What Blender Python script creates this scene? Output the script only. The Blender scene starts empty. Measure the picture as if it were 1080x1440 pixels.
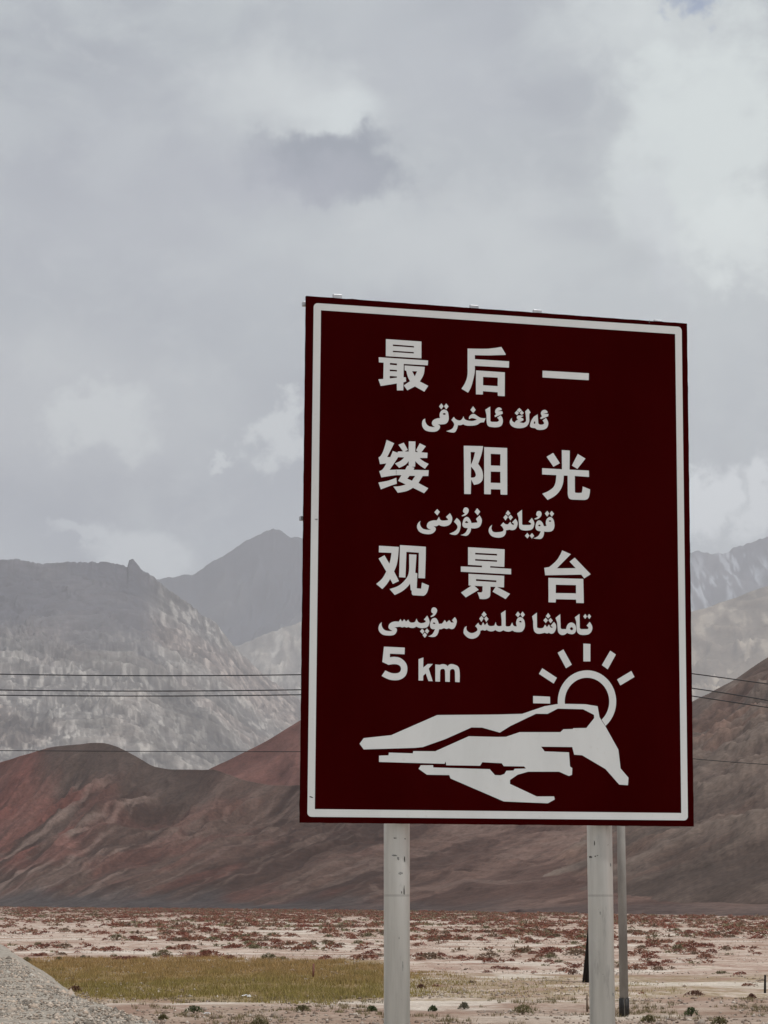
import bpy, math, random
import numpy as np
from mathutils import Matrix, Vector

random.seed(7)
S = bpy.context.scene
COL = S.collection

# ------------------------------------------------------------------ camera
F = 3200.0                       # focal length in photo pixels (photo is 1080 x 1440)
EYE = 2.6                        # camera height above the salt plain
HOR = 1266.0                     # photo row of the level horizon
PITCH = math.atan((HOR - 720.0) / F)
cam_d = bpy.data.cameras.new("camera")
cam_d.sensor_fit = 'HORIZONTAL'
cam_d.sensor_width = 36.0
cam_d.lens = F / 1080.0 * 36.0
cam_d.clip_start = 0.1
cam_d.clip_end = 60000.0
cam = bpy.data.objects.new("camera", cam_d)
cam.location = (0, 0, EYE)
cam.rotation_euler = (math.pi / 2 + PITCH, 0, 0)
COL.objects.link(cam)
S.camera = cam

# ------------------------------------------------------------------ exposure
S.view_settings.view_transform = 'Standard'
S.view_settings.look = 'None'
S.view_settings.gamma = 1.0
S.view_settings.exposure = 0.0
S.view_settings.use_curve_mapping = False
S.render.engine = 'CYCLES'
S.cycles.max_bounces = 6
S.cycles.diffuse_bounces = 3
S.cycles.volume_bounces = 1
S.cycles.use_denoising = True

# ------------------------------------------------------------------ sun
SUN_EL = math.radians(62)
SUN_AZ = math.radians(131)        # clockwise from the view direction (+Y)
sd = bpy.data.lights.new("sun", 'SUN')
sd.energy = 2.9
sd.angle = math.radians(4)
sd.color = (1.0, 0.965, 0.925)
sun = bpy.data.objects.new("sun", sd)
sv = Vector((math.sin(SUN_AZ) * math.cos(SUN_EL), math.cos(SUN_AZ) * math.cos(SUN_EL), math.sin(SUN_EL)))
sun.rotation_euler = sv.to_track_quat('Z', 'Y').to_euler()
sun.location = (30, 10, 60)
COL.objects.link(sun)


# ------------------------------------------------------------------ node helper
class NT:
    def __init__(s, tree):
        s.t = tree; s.n = tree.nodes; s.l = tree.links

    def new(s, kind, **kw):
        nd = s.n.new(kind)
        for k, v in kw.items():
            setattr(nd, k, v)
        return nd

    def set(s, sock, v):
        if isinstance(v, bpy.types.NodeSocket):
            s.l.new(v, sock)
        elif isinstance(v, (tuple, list)) and len(v) == 3 and sock.type == 'RGBA':
            sock.default_value = (*v, 1)
        else:
            sock.default_value = v

    def m(s, op, a, b=None, c=None, clamp=False):
        nd = s.new('ShaderNodeMath', operation=op, use_clamp=clamp)
        s.set(nd.inputs[0], a)
        if b is not None: s.set(nd.inputs[1], b)
        if c is not None: s.set(nd.inputs[2], c)
        return nd.outputs[0]

    def noise(s, vec, scale, detail=4, rough=0.55, dist=0.0, dims='3D', out=0):
        nd = s.new('ShaderNodeTexNoise', noise_dimensions=dims)
        if vec is not None: s.l.new(vec, nd.inputs['Vector'])
        nd.inputs['Scale'].default_value = scale
        nd.inputs['Detail'].default_value = detail
        nd.inputs['Roughness'].default_value = rough
        nd.inputs['Distortion'].default_value = dist
        return nd.outputs[out]

    def ramp(s, v, a, b, lo=0.0, hi=1.0, smooth=True):
        nd = s.new('ShaderNodeMapRange')
        nd.interpolation_type = 'SMOOTHSTEP' if smooth else 'LINEAR'
        s.set(nd.inputs['Value'], v)
        s.set(nd.inputs['From Min'], a); s.set(nd.inputs['From Max'], b)
        s.set(nd.inputs['To Min'], lo); s.set(nd.inputs['To Max'], hi)
        return nd.outputs['Result']

    def mix(s, f, a, b, mode='MIX'):
        nd = s.new('ShaderNodeMix', data_type='RGBA', blend_type=mode)
        s.set(nd.inputs[0], f)
        s.set(nd.inputs[6], a); s.set(nd.inputs[7], b)
        return nd.outputs[2]

    def vec(s, x, y, z):
        nd = s.new('ShaderNodeCombineXYZ')
        s.set(nd.inputs[0], x); s.set(nd.inputs[1], y); s.set(nd.inputs[2], z)
        return nd.outputs[0]

    def vm(s, op, a, b):
        nd = s.new('ShaderNodeVectorMath', operation=op)
        s.set(nd.inputs[0], a); s.set(nd.inputs[1], b)
        return nd.outputs[0]

    def scale(s, v, xyz):
        return s.vm('MULTIPLY', v, xyz)


# ------------------------------------------------------------------ world: overcast sky with cumulus, one blue gap
W = bpy.data.worlds.new("World"); S.world = W
W.use_nodes = True
w = NT(W.node_tree)
for nd in list(w.n): w.n.remove(nd)
wout = w.new('ShaderNodeOutputWorld')
bg = w.new('ShaderNodeBackground'); bg.inputs['Strength'].default_value = 0.1
w.l.new(bg.outputs[0], wout.inputs[0])
sky = w.new('ShaderNodeTexSky', sky_type='NISHITA')
sky.sun_disc = False
sky.sun_elevation = SUN_EL
sky.sun_rotation = SUN_AZ
sky.altitude = 3500
tc = w.new('ShaderNodeTexCoord')
D = tc.outputs['Generated']
sep = w.new('ShaderNodeSeparateXYZ'); w.l.new(D, sep.inputs[0])
RAD = 57.29578
az = w.m('MULTIPLY', w.m('ARCTAN2', sep.outputs[0], sep.outputs[1]), RAD)        # degrees, + to the right
el = w.m('MULTIPLY', w.m('ARCSINE', sep.outputs[2]), RAD)


def warped(scale, amount, seed):
    o = w.vm('ADD', D, (seed, seed * .7, -seed))
    n1 = w.noise(o, scale, 5, .6, out=1)
    n1 = w.vm('SUBTRACT', n1, (.5, .5, .5))
    return w.scale(n1, (amount, amount, amount))


w1 = warped(13, 5.0, 1.3)         # soft, degrees
w2 = warped(45, 2.0, 4.1)         # puffy, degrees
ws1 = w.new('ShaderNodeSeparateXYZ'); w.l.new(w1, ws1.inputs[0])
ws2 = w.new('ShaderNodeSeparateXYZ'); w.l.new(w2, ws2.inputs[0])


dens = w.noise(w.scale(D, (1, 1, 1.25)), 30, 9, .62, .25)


def blob(px, py, rx, ry, lo, hi, soft=1.0, puff=1.0, rot=0.0):
    """smooth mask round a direction; centre and radii in photo pixels turned into degrees"""
    ca = math.degrees(math.atan((px - 540) / F)) * 1.0
    ce = math.degrees(PITCH) + math.degrees(math.atan((720 - py) / F))
    ax = w.m('ADD', w.m('ADD', w.m('SUBTRACT', az, ca), w.m('MULTIPLY', ws1.outputs[0], soft)), w.m('MULTIPLY', ws2.outputs[0], puff))
    ay = w.m('ADD', w.m('ADD', w.m('SUBTRACT', el, ce), w.m('MULTIPLY', ws1.outputs[1], soft)), w.m('MULTIPLY', ws2.outputs[1], puff))
    c, s_ = math.cos(rot), math.sin(rot)
    bx = w.m('ADD', w.m('MULTIPLY', ax, c), w.m('MULTIPLY', ay, s_))
    by = w.m('ADD', w.m('MULTIPLY', ax, -s_), w.m('MULTIPLY', ay, c))
    dx = w.m('DIVIDE', bx, rx / F * RAD); dy = w.m('DIVIDE', by, ry / F * RAD)
    r = w.m('SQRT', w.m('ADD', w.m('MULTIPLY', dx, dx), w.m('MULTIPLY', dy, dy)))
    if puff >= 1.2:
        # cumulus: ragged edge and uneven body from the cloud-density noise
        d = w.m('ADD', w.m('SUBTRACT', (lo + hi) / 2 + .08, r), w.m('MULTIPLY', w.m('SUBTRACT', dens, .5), 1.6))
        return w.ramp(d, -.24, .46)
    return w.ramp(r, lo, hi, 1.0, 0.0)


Dz = w.scale(D, (1, 1, 1.5))
n_big = w.noise(Dz, 6.5, 5, .5, .3)
n_mid = w.noise(w.vm('ADD', Dz, (3.1, 0, 0)), 17, 6, .55, .5)
n_fin = w.noise(w.vm('ADD', Dz, (0, 5.2, 0)), 52, 6, .6, .6)
grey = w.mix(w.ramp(n_big, .3, .7), (3.15, 3.5, 4.1), (5.2, 5.7, 6.0))
grey = w.mix(w.m('MULTIPLY', w.ramp(n_mid, .45, .70), .55), grey, (6.1, 6.7, 6.8))
grey = w.mix(w.m('MULTIPLY', w.ramp(n_fin, .50, .72), .22), grey, (7.0, 7.4, 7.5))
cl = grey


def add_blob(cl, args, col, amt):
    return w.mix(w.m('MULTIPLY', blob(*args), amt), cl, col)


WHITE = (8.8, 9.5, 9.3)
PALE = (7.0, 7.5, 7.6)
DARK = (2.2, 2.6, 3.3)
cl = add_blob(cl, (150, 300, 300, 200, .1, 1.3, .8, .6), (4.5, 4.75, 5.4), .5)
cl = add_blob(cl, (620, 100, 200, 130, .1, 1.3, .8, .8), (4.6, 4.9, 5.5), .5)
cl = add_blob(cl, (60, 580, 300, 130, .2, 1.3, .8, .8), (6.3, 6.6, 6.8), .6)
cl = add_blob(cl, (640, 345, 250, 100, .1, 1.2, .8, 1), PALE, .6)
cl = add_blob(cl, (390, 140, 180, 110, .1, 1.1, .7, 1), PALE, .8)
cl = add_blob(cl, (470, 160, 90, 55, .1, 1.2, .4, 1.1), (8.2, 9.0, 9.0), .55)
cl = add_blob(cl, (1020, 230, 230, 330, .1, 1.25, .9, 1.0, -.35), (6.7, 7.3, 7.3), .8)
cl = add_blob(cl, (1010, 220, 150, 230, .35, 1.1, .9, 1.6, -.35), (8.3, 9.1, 8.9), .7)
cl = add_blob(cl, (900, 40, 150, 80, .1, 1.25, .6, 1.0), WHITE, .5)
cl = add_blob(cl, (1070, 340, 140, 80, .3, 1.15, .6, 1.3), WHITE, .65)
cl = add_blob(cl, (940, 330, 60, 160, .2, 1.2, .6, 1.2), (5.6, 5.9, 6.5), .35)
cl = add_blob(cl, (465, 234, 104, 50, .62, 1.12, .2, 1.21), DARK, .9)
cl = add_blob(cl, (385, 236, 60, 30, .4, 1.2, .3, 1.0), DARK, .45)
cl = add_blob(cl, (400, 262, 170, 36, .2, 1.3, .5, .9), (4.0, 4.25, 5.0), .6)
cl = add_blob(cl, (120, 600, 105, 55, .62, 1.02, .5, 1.8), (7.5, 8.0, 8.0), .7)
cl = add_blob(cl, (395, 615, 46, 40, .55, 1.1, .4, 2.0), (7.7, 8.2, 8.3), .75)
cl = add_blob(cl, (330, 652, 34, 10, .4, 1.1, .3, 1.2), (7.8, 8.3, 8.4), .75)
cl = add_blob(cl, (190, 772, 80, 44, .78, 1.02, .3, 1.2, -.2), (7.4, 7.9, 8.1), .85)
cl = add_blob(cl, (110, 748, 50, 12, .4, 1.2, .3, 1.2), (6.8, 7.3, 7.6), .7)
cl = add_blob(cl, (1003, 705, 40, 50, .75, 1.05, .3, 1.6), (9.4, 9.9, 10.1), .9)
cl = add_blob(cl, (1075, 700, 34, 70, .6, 1.1, .3, 1.6), (9.2, 9.7, 9.9), .85)
cl = add_blob(cl, (720, 800, 300, 60, .4, 1.15, .5, 1.2), (7.0, 7.5, 7.7), .6)
# elsewhere: scattered cumulus brightenings of the same cover
hole = blob(1003, 14, 52, 40, .25, 1.1, .35, 1.5)
mini = w.ramp(w.noise(w.vm('ADD', Dz, (7, 1, 0)), 5, 6, .6, .4), .70, .78)
mini = w.m('MULTIPLY', mini, w.ramp(el, 24, 32))
gap = w.m('MAXIMUM', w.m('MULTIPLY', hole, .85), w.m('MULTIPLY', mini, .5))
blue = w.mix(1.0, sky.outputs[0], (1.25, 1.25, 1.25), 'MULTIPLY')
blue = w.mix(.45, blue, (3.0, 4.0, 6.0))
final = w.mix(gap, cl, blue)
w.l.new(final, bg.inputs['Color'])


# ------------------------------------------------------------------ geometry helpers
def ray(px, py):
    x, y = (px - 540) / F, (720 - py) / F
    v = Vector((x, math.cos(PITCH) - y * math.sin(PITCH), math.sin(PITCH) + y * math.cos(PITCH)))
    return v


def at_depth(px, py, Y):
    v = ray(px, py); v = v * (Y / v.y)
    return Vector((v.x, Y, EYE + v.z))


def on_plain(px, py, z=0.0):
    v = ray(px, py)
    return Vector((0, 0, EYE)) + v * ((z - EYE) / v.z)


def mesh_obj(name, verts, faces, mat, parent=None, smooth=False):
    me = bpy.data.meshes.new(name)
    me.from_pydata([tuple(v) for v in verts], [], faces)
    me.materials.append(mat)
    if smooth:
        me.polygons.foreach_set('use_smooth', [True] * len(me.polygons))
    me.update()
    o = bpy.data.objects.new(name, me)
    COL.objects.link(o)
    if parent: o.parent = parent
    return o


def fast_mesh(name, V, Fc, mat, smooth=True, colors=None):
    """V (n,3) float, Fc (m,k) int"""
    me = bpy.data.meshes.new(name)
    n, (m_, k) = len(V), Fc.shape
    me.vertices.add(n); me.vertices.foreach_set('co', V.astype(np.float32).ravel())
    me.loops.add(m_ * k); me.loops.foreach_set('vertex_index', Fc.astype(np.int32).ravel())
    me.polygons.add(m_); me.polygons.foreach_set('loop_start', np.arange(0, m_ * k, k, dtype=np.int32))
    me.polygons.foreach_set('loop_total', np.full(m_, k, dtype=np.int32))
    if smooth: me.polygons.foreach_set('use_smooth', np.ones(m_, dtype=bool))
    if colors is not None:
        ca = me.color_attributes.new('tint', 'FLOAT_COLOR', 'POINT')
        ca.data.foreach_set('color', np.c_[colors, np.ones(n)].astype(np.float32).ravel())
    me.materials.append(mat)
    me.update(calc_edges=True)
    return me


def link(name, me, kind=None, parent=None):
    o = bpy.data.objects.new(name, me); COL.objects.link(o)
    if kind: o['kind'] = kind
    if parent: o.parent = parent
    return o


def tag(o, label, cat, group=None):
    o['label'] = label; o['category'] = cat
    if group: o['group'] = group
    return o


def empty(name, loc):
    o = bpy.data.objects.new(name, None); o.location = loc
    o.empty_display_size = .2
    COL.objects.link(o); return o


def grid_faces(ni, nj):
    a = (np.arange(ni - 1)[:, None] * nj + np.arange(nj - 1)[None, :]).ravel()
    return np.c_[a, a + nj, a + nj + 1, a + 1]


# numpy noise ----------------------------------------------------------
def _h(ix, iy, seed):
    n = (ix.astype(np.int64) * 374761393 + iy.astype(np.int64) * 668265263 + seed * 1442695041) & 0xFFFFFFFF
    n = ((n ^ (n >> 13)) * 1274126177) & 0xFFFFFFFF
    n = ((n ^ (n >> 15)) * 2246822519) & 0xFFFFFFFF
    return ((n ^ (n >> 16)) & 0xFFFFFF) / float(0xFFFFFF)


def pn(x, y, seed=0):
    x0, y0 = np.floor(x), np.floor(y)
    fx, fy = x - x0, y - y0
    u = fx * fx * fx * (fx * (fx * 6 - 15) + 10); v = fy * fy * fy * (fy * (fy * 6 - 15) + 10)

    def g(ix, iy, dx, dy):
        a = _h(ix, iy, seed) * 2 * np.pi
        return np.cos(a) * dx + np.sin(a) * dy
    a = g(x0, y0, fx, fy); b = g(x0 + 1, y0, fx - 1, fy)
    c = g(x0, y0 + 1, fx, fy - 1); d = g(x0 + 1, y0 + 1, fx - 1, fy - 1)
    return (a + u * (b - a)) * (1 - v) + (c + u * (d - c)) * v      # about -.7 .. .7


def fbm(x, y, o=5, seed=0, gain=.5):
    s, a, f = 0, 1, 1
    for i in range(o):
        s = s + a * pn(x * f + 17.3 * i, y * f - 9.1 * i, seed + i); a *= gain; f *= 2.03
    return s


def ridged(x, y, o=5, seed=0, gain=.5):
    s, a, f, w_ = 0, 1, 1, 1
    tot = 0
    for i in range(o):
        n = 1 - np.abs(pn(x * f + 7.7 * i, y * f + 3.3 * i, seed + i)) * 2.0
        n = n * n * w_
        w_ = np.clip(n * 1.6, 0, 1)
        s = s + a * n; tot += a; a *= gain; f *= 2.07
    return s / tot


def sstep(a, b, x):
    t = np.clip((x - a) / (b - a), 0, 1); return t * t * (3 - 2 * t)


def lerp(a, b, t):
    t = np.asarray(t)[..., None]
    return np.asarray(a) * (1 - t) + np.asarray(b) * t


# ------------------------------------------------------------------ materials
def mat(name, color, rough=.8, spec=.2, metal=0.0):
    m = bpy.data.materials.new(name); m.use_nodes = True
    b = m.node_tree.nodes['Principled BSDF']
    b.inputs['Base Color'].default_value = (*color, 1)
    b.inputs['Roughness'].default_value = rough
    b.inputs['Specular IOR Level'].default_value = spec
    b.inputs['Metallic'].default_value = metal
    return m, NT(m.node_tree), b


def noisy(name, c1, c2, scale, rough=.8, spec=.2, metal=0, bump=0, stretch=(1, 1, 1), lo=.35, hi=.65, detail=5):
    m, t, b = mat(name, c1, rough, spec, metal)
    co = t.new('ShaderNodeTexCoord').outputs['Object']
    v = t.scale(co, stretch)
    n = t.noise(v, scale, detail, .6)
    t.set(b.inputs['Base Color'], t.mix(t.ramp(n, lo, hi), c1, c2))
    if bump:
        bp = t.new('ShaderNodeBump'); bp.inputs['Strength'].default_value = bump
        bp.inputs['Distance'].default_value = .02
        t.l.new(n, bp.inputs['Height']); t.l.new(bp.outputs[0], b.inputs['Normal'])
    return m


def attr_mat(name, nscale, amount=.35, fine_amt=.6, rough=.95, speck=0.0, speck_col=(.04, .03, .03), speck_scale=.1):
    """rock colour from the vertices times a noise mottling"""
    m, t, b = mat(name, (.2, .15, .12), rough, .05)
    at = t.new('ShaderNodeAttribute', attribute_name='tint')
    co = t.new('ShaderNodeTexCoord').outputs['Object']
    n = t.noise(co, nscale, 8, .62)
    n2 = t.noise(t.vm('ADD', co, (50, 0, 0)), nscale * 6, 5, .6)
    f = t.m('ADD', t.m('MULTIPLY', t.ramp(n, .25, .75, -1, 1, False), amount), t.m('MULTIPLY', t.ramp(n2, .25, .75, -1, 1, False), amount * fine_amt))
    g = t.m('ADD', f, 1.0)
    col = t.mix(1.0, at.outputs['Color'], t.vec(g, g, g), 'MULTIPLY')
    if speck:
        v = t.new('ShaderNodeTexVoronoi'); t.l.new(co, v.inputs['Vector']); v.inputs['Scale'].default_value = speck_scale
        sp = t.m('MULTIPLY', t.ramp(v.outputs['Distance'], .12, .3, 1, 0), t.ramp(n2, .5, .62))
        col = t.mix(t.m('MULTIPLY', sp, speck), col, speck_col)
    t.set(b.inputs['Base Color'], col)
    bp = t.new('ShaderNodeBump'); bp.inputs['Strength'].default_value = .7
    bp.inputs['Distance'].default_value = .25 / nscale * .2
    t.l.new(n, bp.inputs['Height']); t.l.new(bp.outputs[0], b.inputs['Normal'])
    return m


# ================================================================== LARGE STRUCTURE
# ------------------------------------------------------------------ salt plain
def plain_material():
    m, t, b = mat('plain_soil', (.4, .33, .27), .95, .05)
    co = t.new('ShaderNodeTexCoord').outputs['Object']
    sp = t.new('ShaderNodeSeparateXYZ'); t.l.new(co, sp.inputs[0])
    flat = t.vec(sp.outputs[0], sp.outputs[1], 0.0)
    wide = t.noise(flat, .035, 5, .6)
    mid = t.noise(t.vm('ADD', flat, (90, 4, 0)), .28, 6, .65)
    str_ = t.noise(t.scale(flat, (.6, .32, 1)), .7, 6, .7)
    fine = t.noise(flat, 5.0, 6, .7)
    patchy = t.noise(t.scale(flat, (.9, .5, 1)), 1.5, 8, .75)
    salt = (.565, .465, .39); tan = (.34, .225, .175); red = (.25, .125, .095); white = (.68, .62, .54); oliv = (.27, .23, .14)
    c = t.mix(t.ramp(mid, .40, .62), tan, salt)
    c = t.mix(t.m('MULTIPLY', t.ramp(str_, .45, .6), .6), c, salt)
    c = t.mix(t.m('MULTIPLY', t.ramp(patchy, .50, .60), .75), c, tan)
    c = t.mix(t.m('MULTIPLY', t.ramp(patchy, .62, .70), .6), c, red)
    c = t.mix(t.m('MULTIPLY', t.ramp(t.noise(t.vm('ADD', flat, (7, 70, 0)), .5, 5, .6), .58, .68), .4), c, oliv)
    c = t.mix(t.m('MULTIPLY', t.ramp(wide, .5, .66), .6), c, (.30, .19, .145))
    near = t.ramp(t.m('ADD', sp.outputs[1], t.ramp(wide, 0, 1, -9, 9)), 50, 64, 1, 0)
    brown = t.mix(t.ramp(mid, .35, .65), (.25, .17, .125), (.37, .285, .22))
    c = t.mix(t.m('MULTIPLY', near, .85), c, brown)
    # damp turf soil under the meadow
    wx = t.m('ADD', sp.outputs[0], t.ramp(mid, 0, 1, -1.5, 1.5)); wy = t.m('ADD', sp.outputs[1], t.ramp(mid, 0, 1, -5, 5))
    turf = t.m('MULTIPLY', t.ramp(wy, 58, 64), t.ramp(wy, 98, 106, 1, 0))
    turf = t.m('MULTIPLY', turf, t.ramp(t.m('ADD', wx, t.m('MULTIPLY', wy, .0)), -.5, 1.2, 1, 0))
    c = t.mix(t.m('MULTIPLY', turf, .9), c, (.25, .18, .085))
    strip = t.m('MULTIPLY', t.ramp(wy, 58, 64), t.ramp(wy, 78, 86, 1, 0))
    strip = t.m('MULTIPLY', strip, t.ramp(patchy, .38, .58))
    c = t.mix(t.m('MULTIPLY', strip, t.m('MULTIPLY', t.m('SUBTRACT', 1, turf), .6)), c, (.27, .215, .11))
    patch = t.m('MULTIPLY', t.ramp(t.noise(t.scale(flat, (.5, 1, 1)), .16, 4, .6, .5), .54, .60), t.ramp(sp.outputs[1], 49, 56))
    patch = t.m('MULTIPLY', patch, t.m('SUBTRACT', 1, turf))
    c = t.mix(t.m('MULTIPLY', patch, .6), c, white)
    far = t.ramp(sp.outputs[1], 220, 480)
    c = t.mix(t.m('MULTIPLY', far, .6), c, (.27, .175, .135))
    g = t.ramp(fine, .25, .75, .62, 1.3, False)
    c = t.mix(1.0, c, t.vec(g, g, g), 'MULTIPLY')
    t.set(b.inputs['Base Color'], c)
    bp = t.new('ShaderNodeBump'); bp.inputs['Strength'].default_value = .8; bp.inputs['Distance'].default_value = .06
    t.l.new(t.noise(flat, 3.0, 8, .7), bp.inputs['Height']); t.l.new(bp.outputs[0], b.inputs['Normal'])
    return m


def plain_z(x, y):
    r = np.hypot(x, y)
    return (.10 * fbm(x / 9, y / 9, 4, 3) + .035 * fbm(x / 1.3, y / 1.3, 3, 8)) * sstep(2500, 300, r)


PLAIN = plain_material()
# polar sheet: fine near the view, coarse out to the horizon, all the way round
rr = np.concatenate([np.array([0.01, 6, 14, 22]), np.geomspace(30, 1500, 700), np.geomspace(1600, 17000, 16)])
th = np.concatenate([np.radians(np.linspace(-180, -24, 40)[:-1]), np.radians(np.linspace(-24, 24, 560)), np.radians(np.linspace(24, 180, 40)[1:])])
R, T = np.meshgrid(rr, th, indexing='ij')
X, Y = R * np.sin(T), R * np.cos(T)
Z = plain_z(X, Y)
me = fast_mesh('plain', np.c_[X.ravel(), Y.ravel(), Z.ravel()], grid_faces(*X.shape)[:, ::-1], PLAIN)
link('salt_plain', me, 'structure')


# ------------------------------------------------------------------ hills and mountains
def curve(pts):
    a = np.array(pts, float)
    return lambda x: np.interp(x, a[:, 0], a[:, 1])


def smooth_curve(pts, k=14):
    f = curve(pts)
    return lambda x: sum(f(x + d) for d in np.linspace(-k, k, 7)) / 7


def layer(name, skyf, basef, ridgef, px0, px1, nx, ny, prof, relief, tint, material, jag=1.2, jf=25., seed=0, back=.5, sc=1.0):
    px = np.linspace(px0, px1, nx)
    py = skyf(px) + jag * fbm(px / jf, px * 0 + seed, 5, seed + 50) * 1.6
    x = (px - 540) / F; y = (720 - py) / F
    vx, vy, vz = x, math.cos(PITCH) - y * math.sin(PITCH), math.sin(PITCH) + y * math.cos(PITCH)
    h = np.hypot(vx, vy)
    dx, dy, te = vx / h, vy / h, vz / h
    Db, Dr = basef(px) * sc, ridgef(px) * sc
    t = np.concatenate([np.linspace(0, 1, ny) ** .9, 1 + np.linspace(0, back, ny // 6)[1:]])
    PXg, Tg = np.meshgrid(px, t, indexing='ij')
    Dg = Db[:, None] + (Dr - Db)[:, None] * Tg
    X = dx[:, None] * Dg; Y = dy[:, None] * Dg
    zr1 = EYE + te * Dr
    kw = max(3, int(nx * 55 / (px1 - px0))) | 1
    zs = np.convolve(np.pad(zr1, kw // 2, mode='edge'), np.hanning(kw + 2)[1:-1] / np.hanning(kw + 2).sum(), 'valid')
    kk = sstep(.93, .995, np.clip(Tg, 0, 1)) if sc > 1 else np.ones_like(Tg)
    zr = zs[:, None] * (1 - kk) + zr1[:, None] * kk
    up = np.clip(Tg, 0, 1)
    P = prof(up)
    P = np.where(Tg > 1, 1 - (Tg - 1) * 1.5 / back * .6, P)
    env = np.where(Tg < 1, np.clip(Tg / .12, 0, 1) * np.clip((1.0 - Tg) / .18, 0, 1) ** .8, 0)
    rel = relief(X / sc, Y / sc, PXg, Tg)                     # 0..1, 1 = crest
    A = rel[1]; rel = rel[0]
    Z = zr * P - A * zr * env * (1 - rel) * np.clip(P + .15, 0, 1)
    Z = np.where(Tg > 1, Z - A * zr * .3 * np.clip((Tg - 1) / back * 3, 0, 1) * (1 - rel), Z)
    if sc == 1.0:
        Z = Z + 1.1 * (fbm(X / 16, Y / 30, 5, 990, .6) - .15) * np.clip(1 - Tg / .10, 0, 1)
    Z = Z - 1.6 * (Tg < 1e-6)
    C = tint(X / sc, Y / sc, Z, PXg, Tg, rel, zr)
    me = fast_mesh(name, np.c_[X.ravel(), Y.ravel(), Z.ravel()], grid_faces(*X.shape)[:, ::-1], material, True, C.reshape(-1, 3))
    return link(name, me, 'structure')


const = lambda v: (lambda px: px * 0 + v)

# --- farthest range with snow streaks (right of the sign)
M_far = attr_mat('far_rock', .006, .30)


def rel_far(X, Y, px, t):
    a = X + 500 * fbm(X / 900, Y / 900, 3, 71)
    return .6 * ridged(a / 420, Y / 900, 6, 11, .55) + .4 * ridged(a / 95, Y / 220, 5, 15), .20


def tint_snow(X, Y, Z, px, t, rel, zr):
    rock = lerp((.075, .08, .10), (.12, .12, .135), sstep(.3, .7, rel))
    snow = sstep(.0, .12, fbm(X / 26 + Y / 110, Y / 150, 5, 6, .65) - .08) * sstep(.50, .80, t) * sstep(-.05, .25, fbm(X / 180, Y / 260, 4, 5) + .16)
    return lerp(rock, (.75, .78, .82), np.clip(snow, 0, 1)) if False else rock * (1 - .5 * snow[..., None]) + np.array((.62, .66, .72)) * .5 * snow[..., None]


layer('snowy_mountain_range',
      curve([(-900, 820), (0, 830), (430, 800), (700, 770), (900, 772), (975, 776), (1000, 778), (1022, 777), (1040, 768), (1060, 762), (1080, 753), (1150, 740), (1300, 770), (1600, 700), (2000, 760)]),
      const(4700.), const(6600.), 300, 2000, 700, 150, lambda u: u ** 1.15, rel_far, tint_snow, M_far, 3.4, 16., 3, sc=2.2)

# --- dark peak behind the saddle (left of the sign)
M_peak = attr_mat('peak_rock', .005, .20)


def rel_peak(X, Y, px, t):
    a = X + 250 * fbm(X / 600, Y / 600, 3, 171)
    return .55 * ridged(a / 420, Y / 800, 6, 21, .5) + .45 * ridged(a / 90, Y / 240, 5, 25), .13


def tint_peak(X, Y, Z, px, t, rel, zr):
    c = lerp((.065, .068, .085), (.10, .10, .11), sstep(.3, .8, rel))
    return c


layer('dark_mountain_peak',
      curve([(-900, 800), (60, 850), (200, 822), (222, 815), (240, 811), (270, 808), (285, 800), (290, 795), (300, 789), (310, 784), (317, 780), (345, 761), (355, 756), (370, 749), (378, 746), (384, 742), (392, 745), (402, 751), (409, 757), (420, 755), (430, 758), (480, 745), (560, 770), (680, 800), (760, 830), (900, 850), (1000, 872)]),
      const(3300.), const(4700.), -300, 1000, 700, 170, lambda u: u ** 1.1, rel_peak, tint_peak, M_peak, 1.6, 14., 4, sc=2.5)

# --- pale slopes in the valley, left and right of the sign
M_pale = attr_mat('pale_rock', .018, .34)


def rel_pale(X, Y, px, t):
    q = X * .8 + Y * .35 + 160 * fbm(X / 300, Y / 300, 3, 271)
    q2 = Y * .8 - X * .35
    return .5 * ridged(q / 210, q2 / 420, 6, 31, .55) + .5 * ridged(q / 40, q2 / 80, 5, 35, .6), .13


def tint_pale(X, Y, Z, px, t, rel, zr):
    c = lerp((.20, .185, .17), (.33, .30, .265), sstep(.35, .8, rel))
    sp = sstep(.12, .42, fbm(X / 26, Y / 60, 4, 91))
    c = c * (1 - .6 * sp[..., None]) + np.array((.55, .52, .47)) * .6 * sp[..., None]
    dk = sstep(.05, .4, fbm(X / 170, Y / 170, 4, 95))
    return c * (1 - .35 * dk[..., None])


layer('pale_valley_slope',
      curve([(100, 985), (250, 950), (320, 915), (345, 903), (400, 882), (430, 872), (520, 870), (640, 900), (760, 890), (850, 900)]),
      const(2600.), const(3600.), -250, 860, 620, 170, lambda u: u ** 1.1, rel_pale, tint_pale, M_pale, 2.6, 20., 6, sc=2.7)
layer('pale_brown_mountain',
      curve([(600, 940), (760, 900), (900, 880), (975, 860), (1000, 852), (1030, 842), (1055, 832), (1080, 824), (1200, 800), (1400, 830), (2000, 800)]),
      const(2300.), const(3400.), 620, 2000, 600, 170, lambda u: u ** 1.05,
      lambda X, Y, px, t: (rel_pale(X + 900, Y, px, t)[0], .14),
      lambda X, Y, Z, px, t, rel, zr: tint_pale(X + 900, Y, Z, px, t, rel, zr) * np.array((1.02, .93, .82)) * .9, M_pale, 1.4, 24., 9, sc=2.7)

# --- big rocky mountain on the left: cloud shadow painted dark above, pale broken rock below
M_rock = attr_mat('rocky_mountain', .022, .38)


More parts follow.
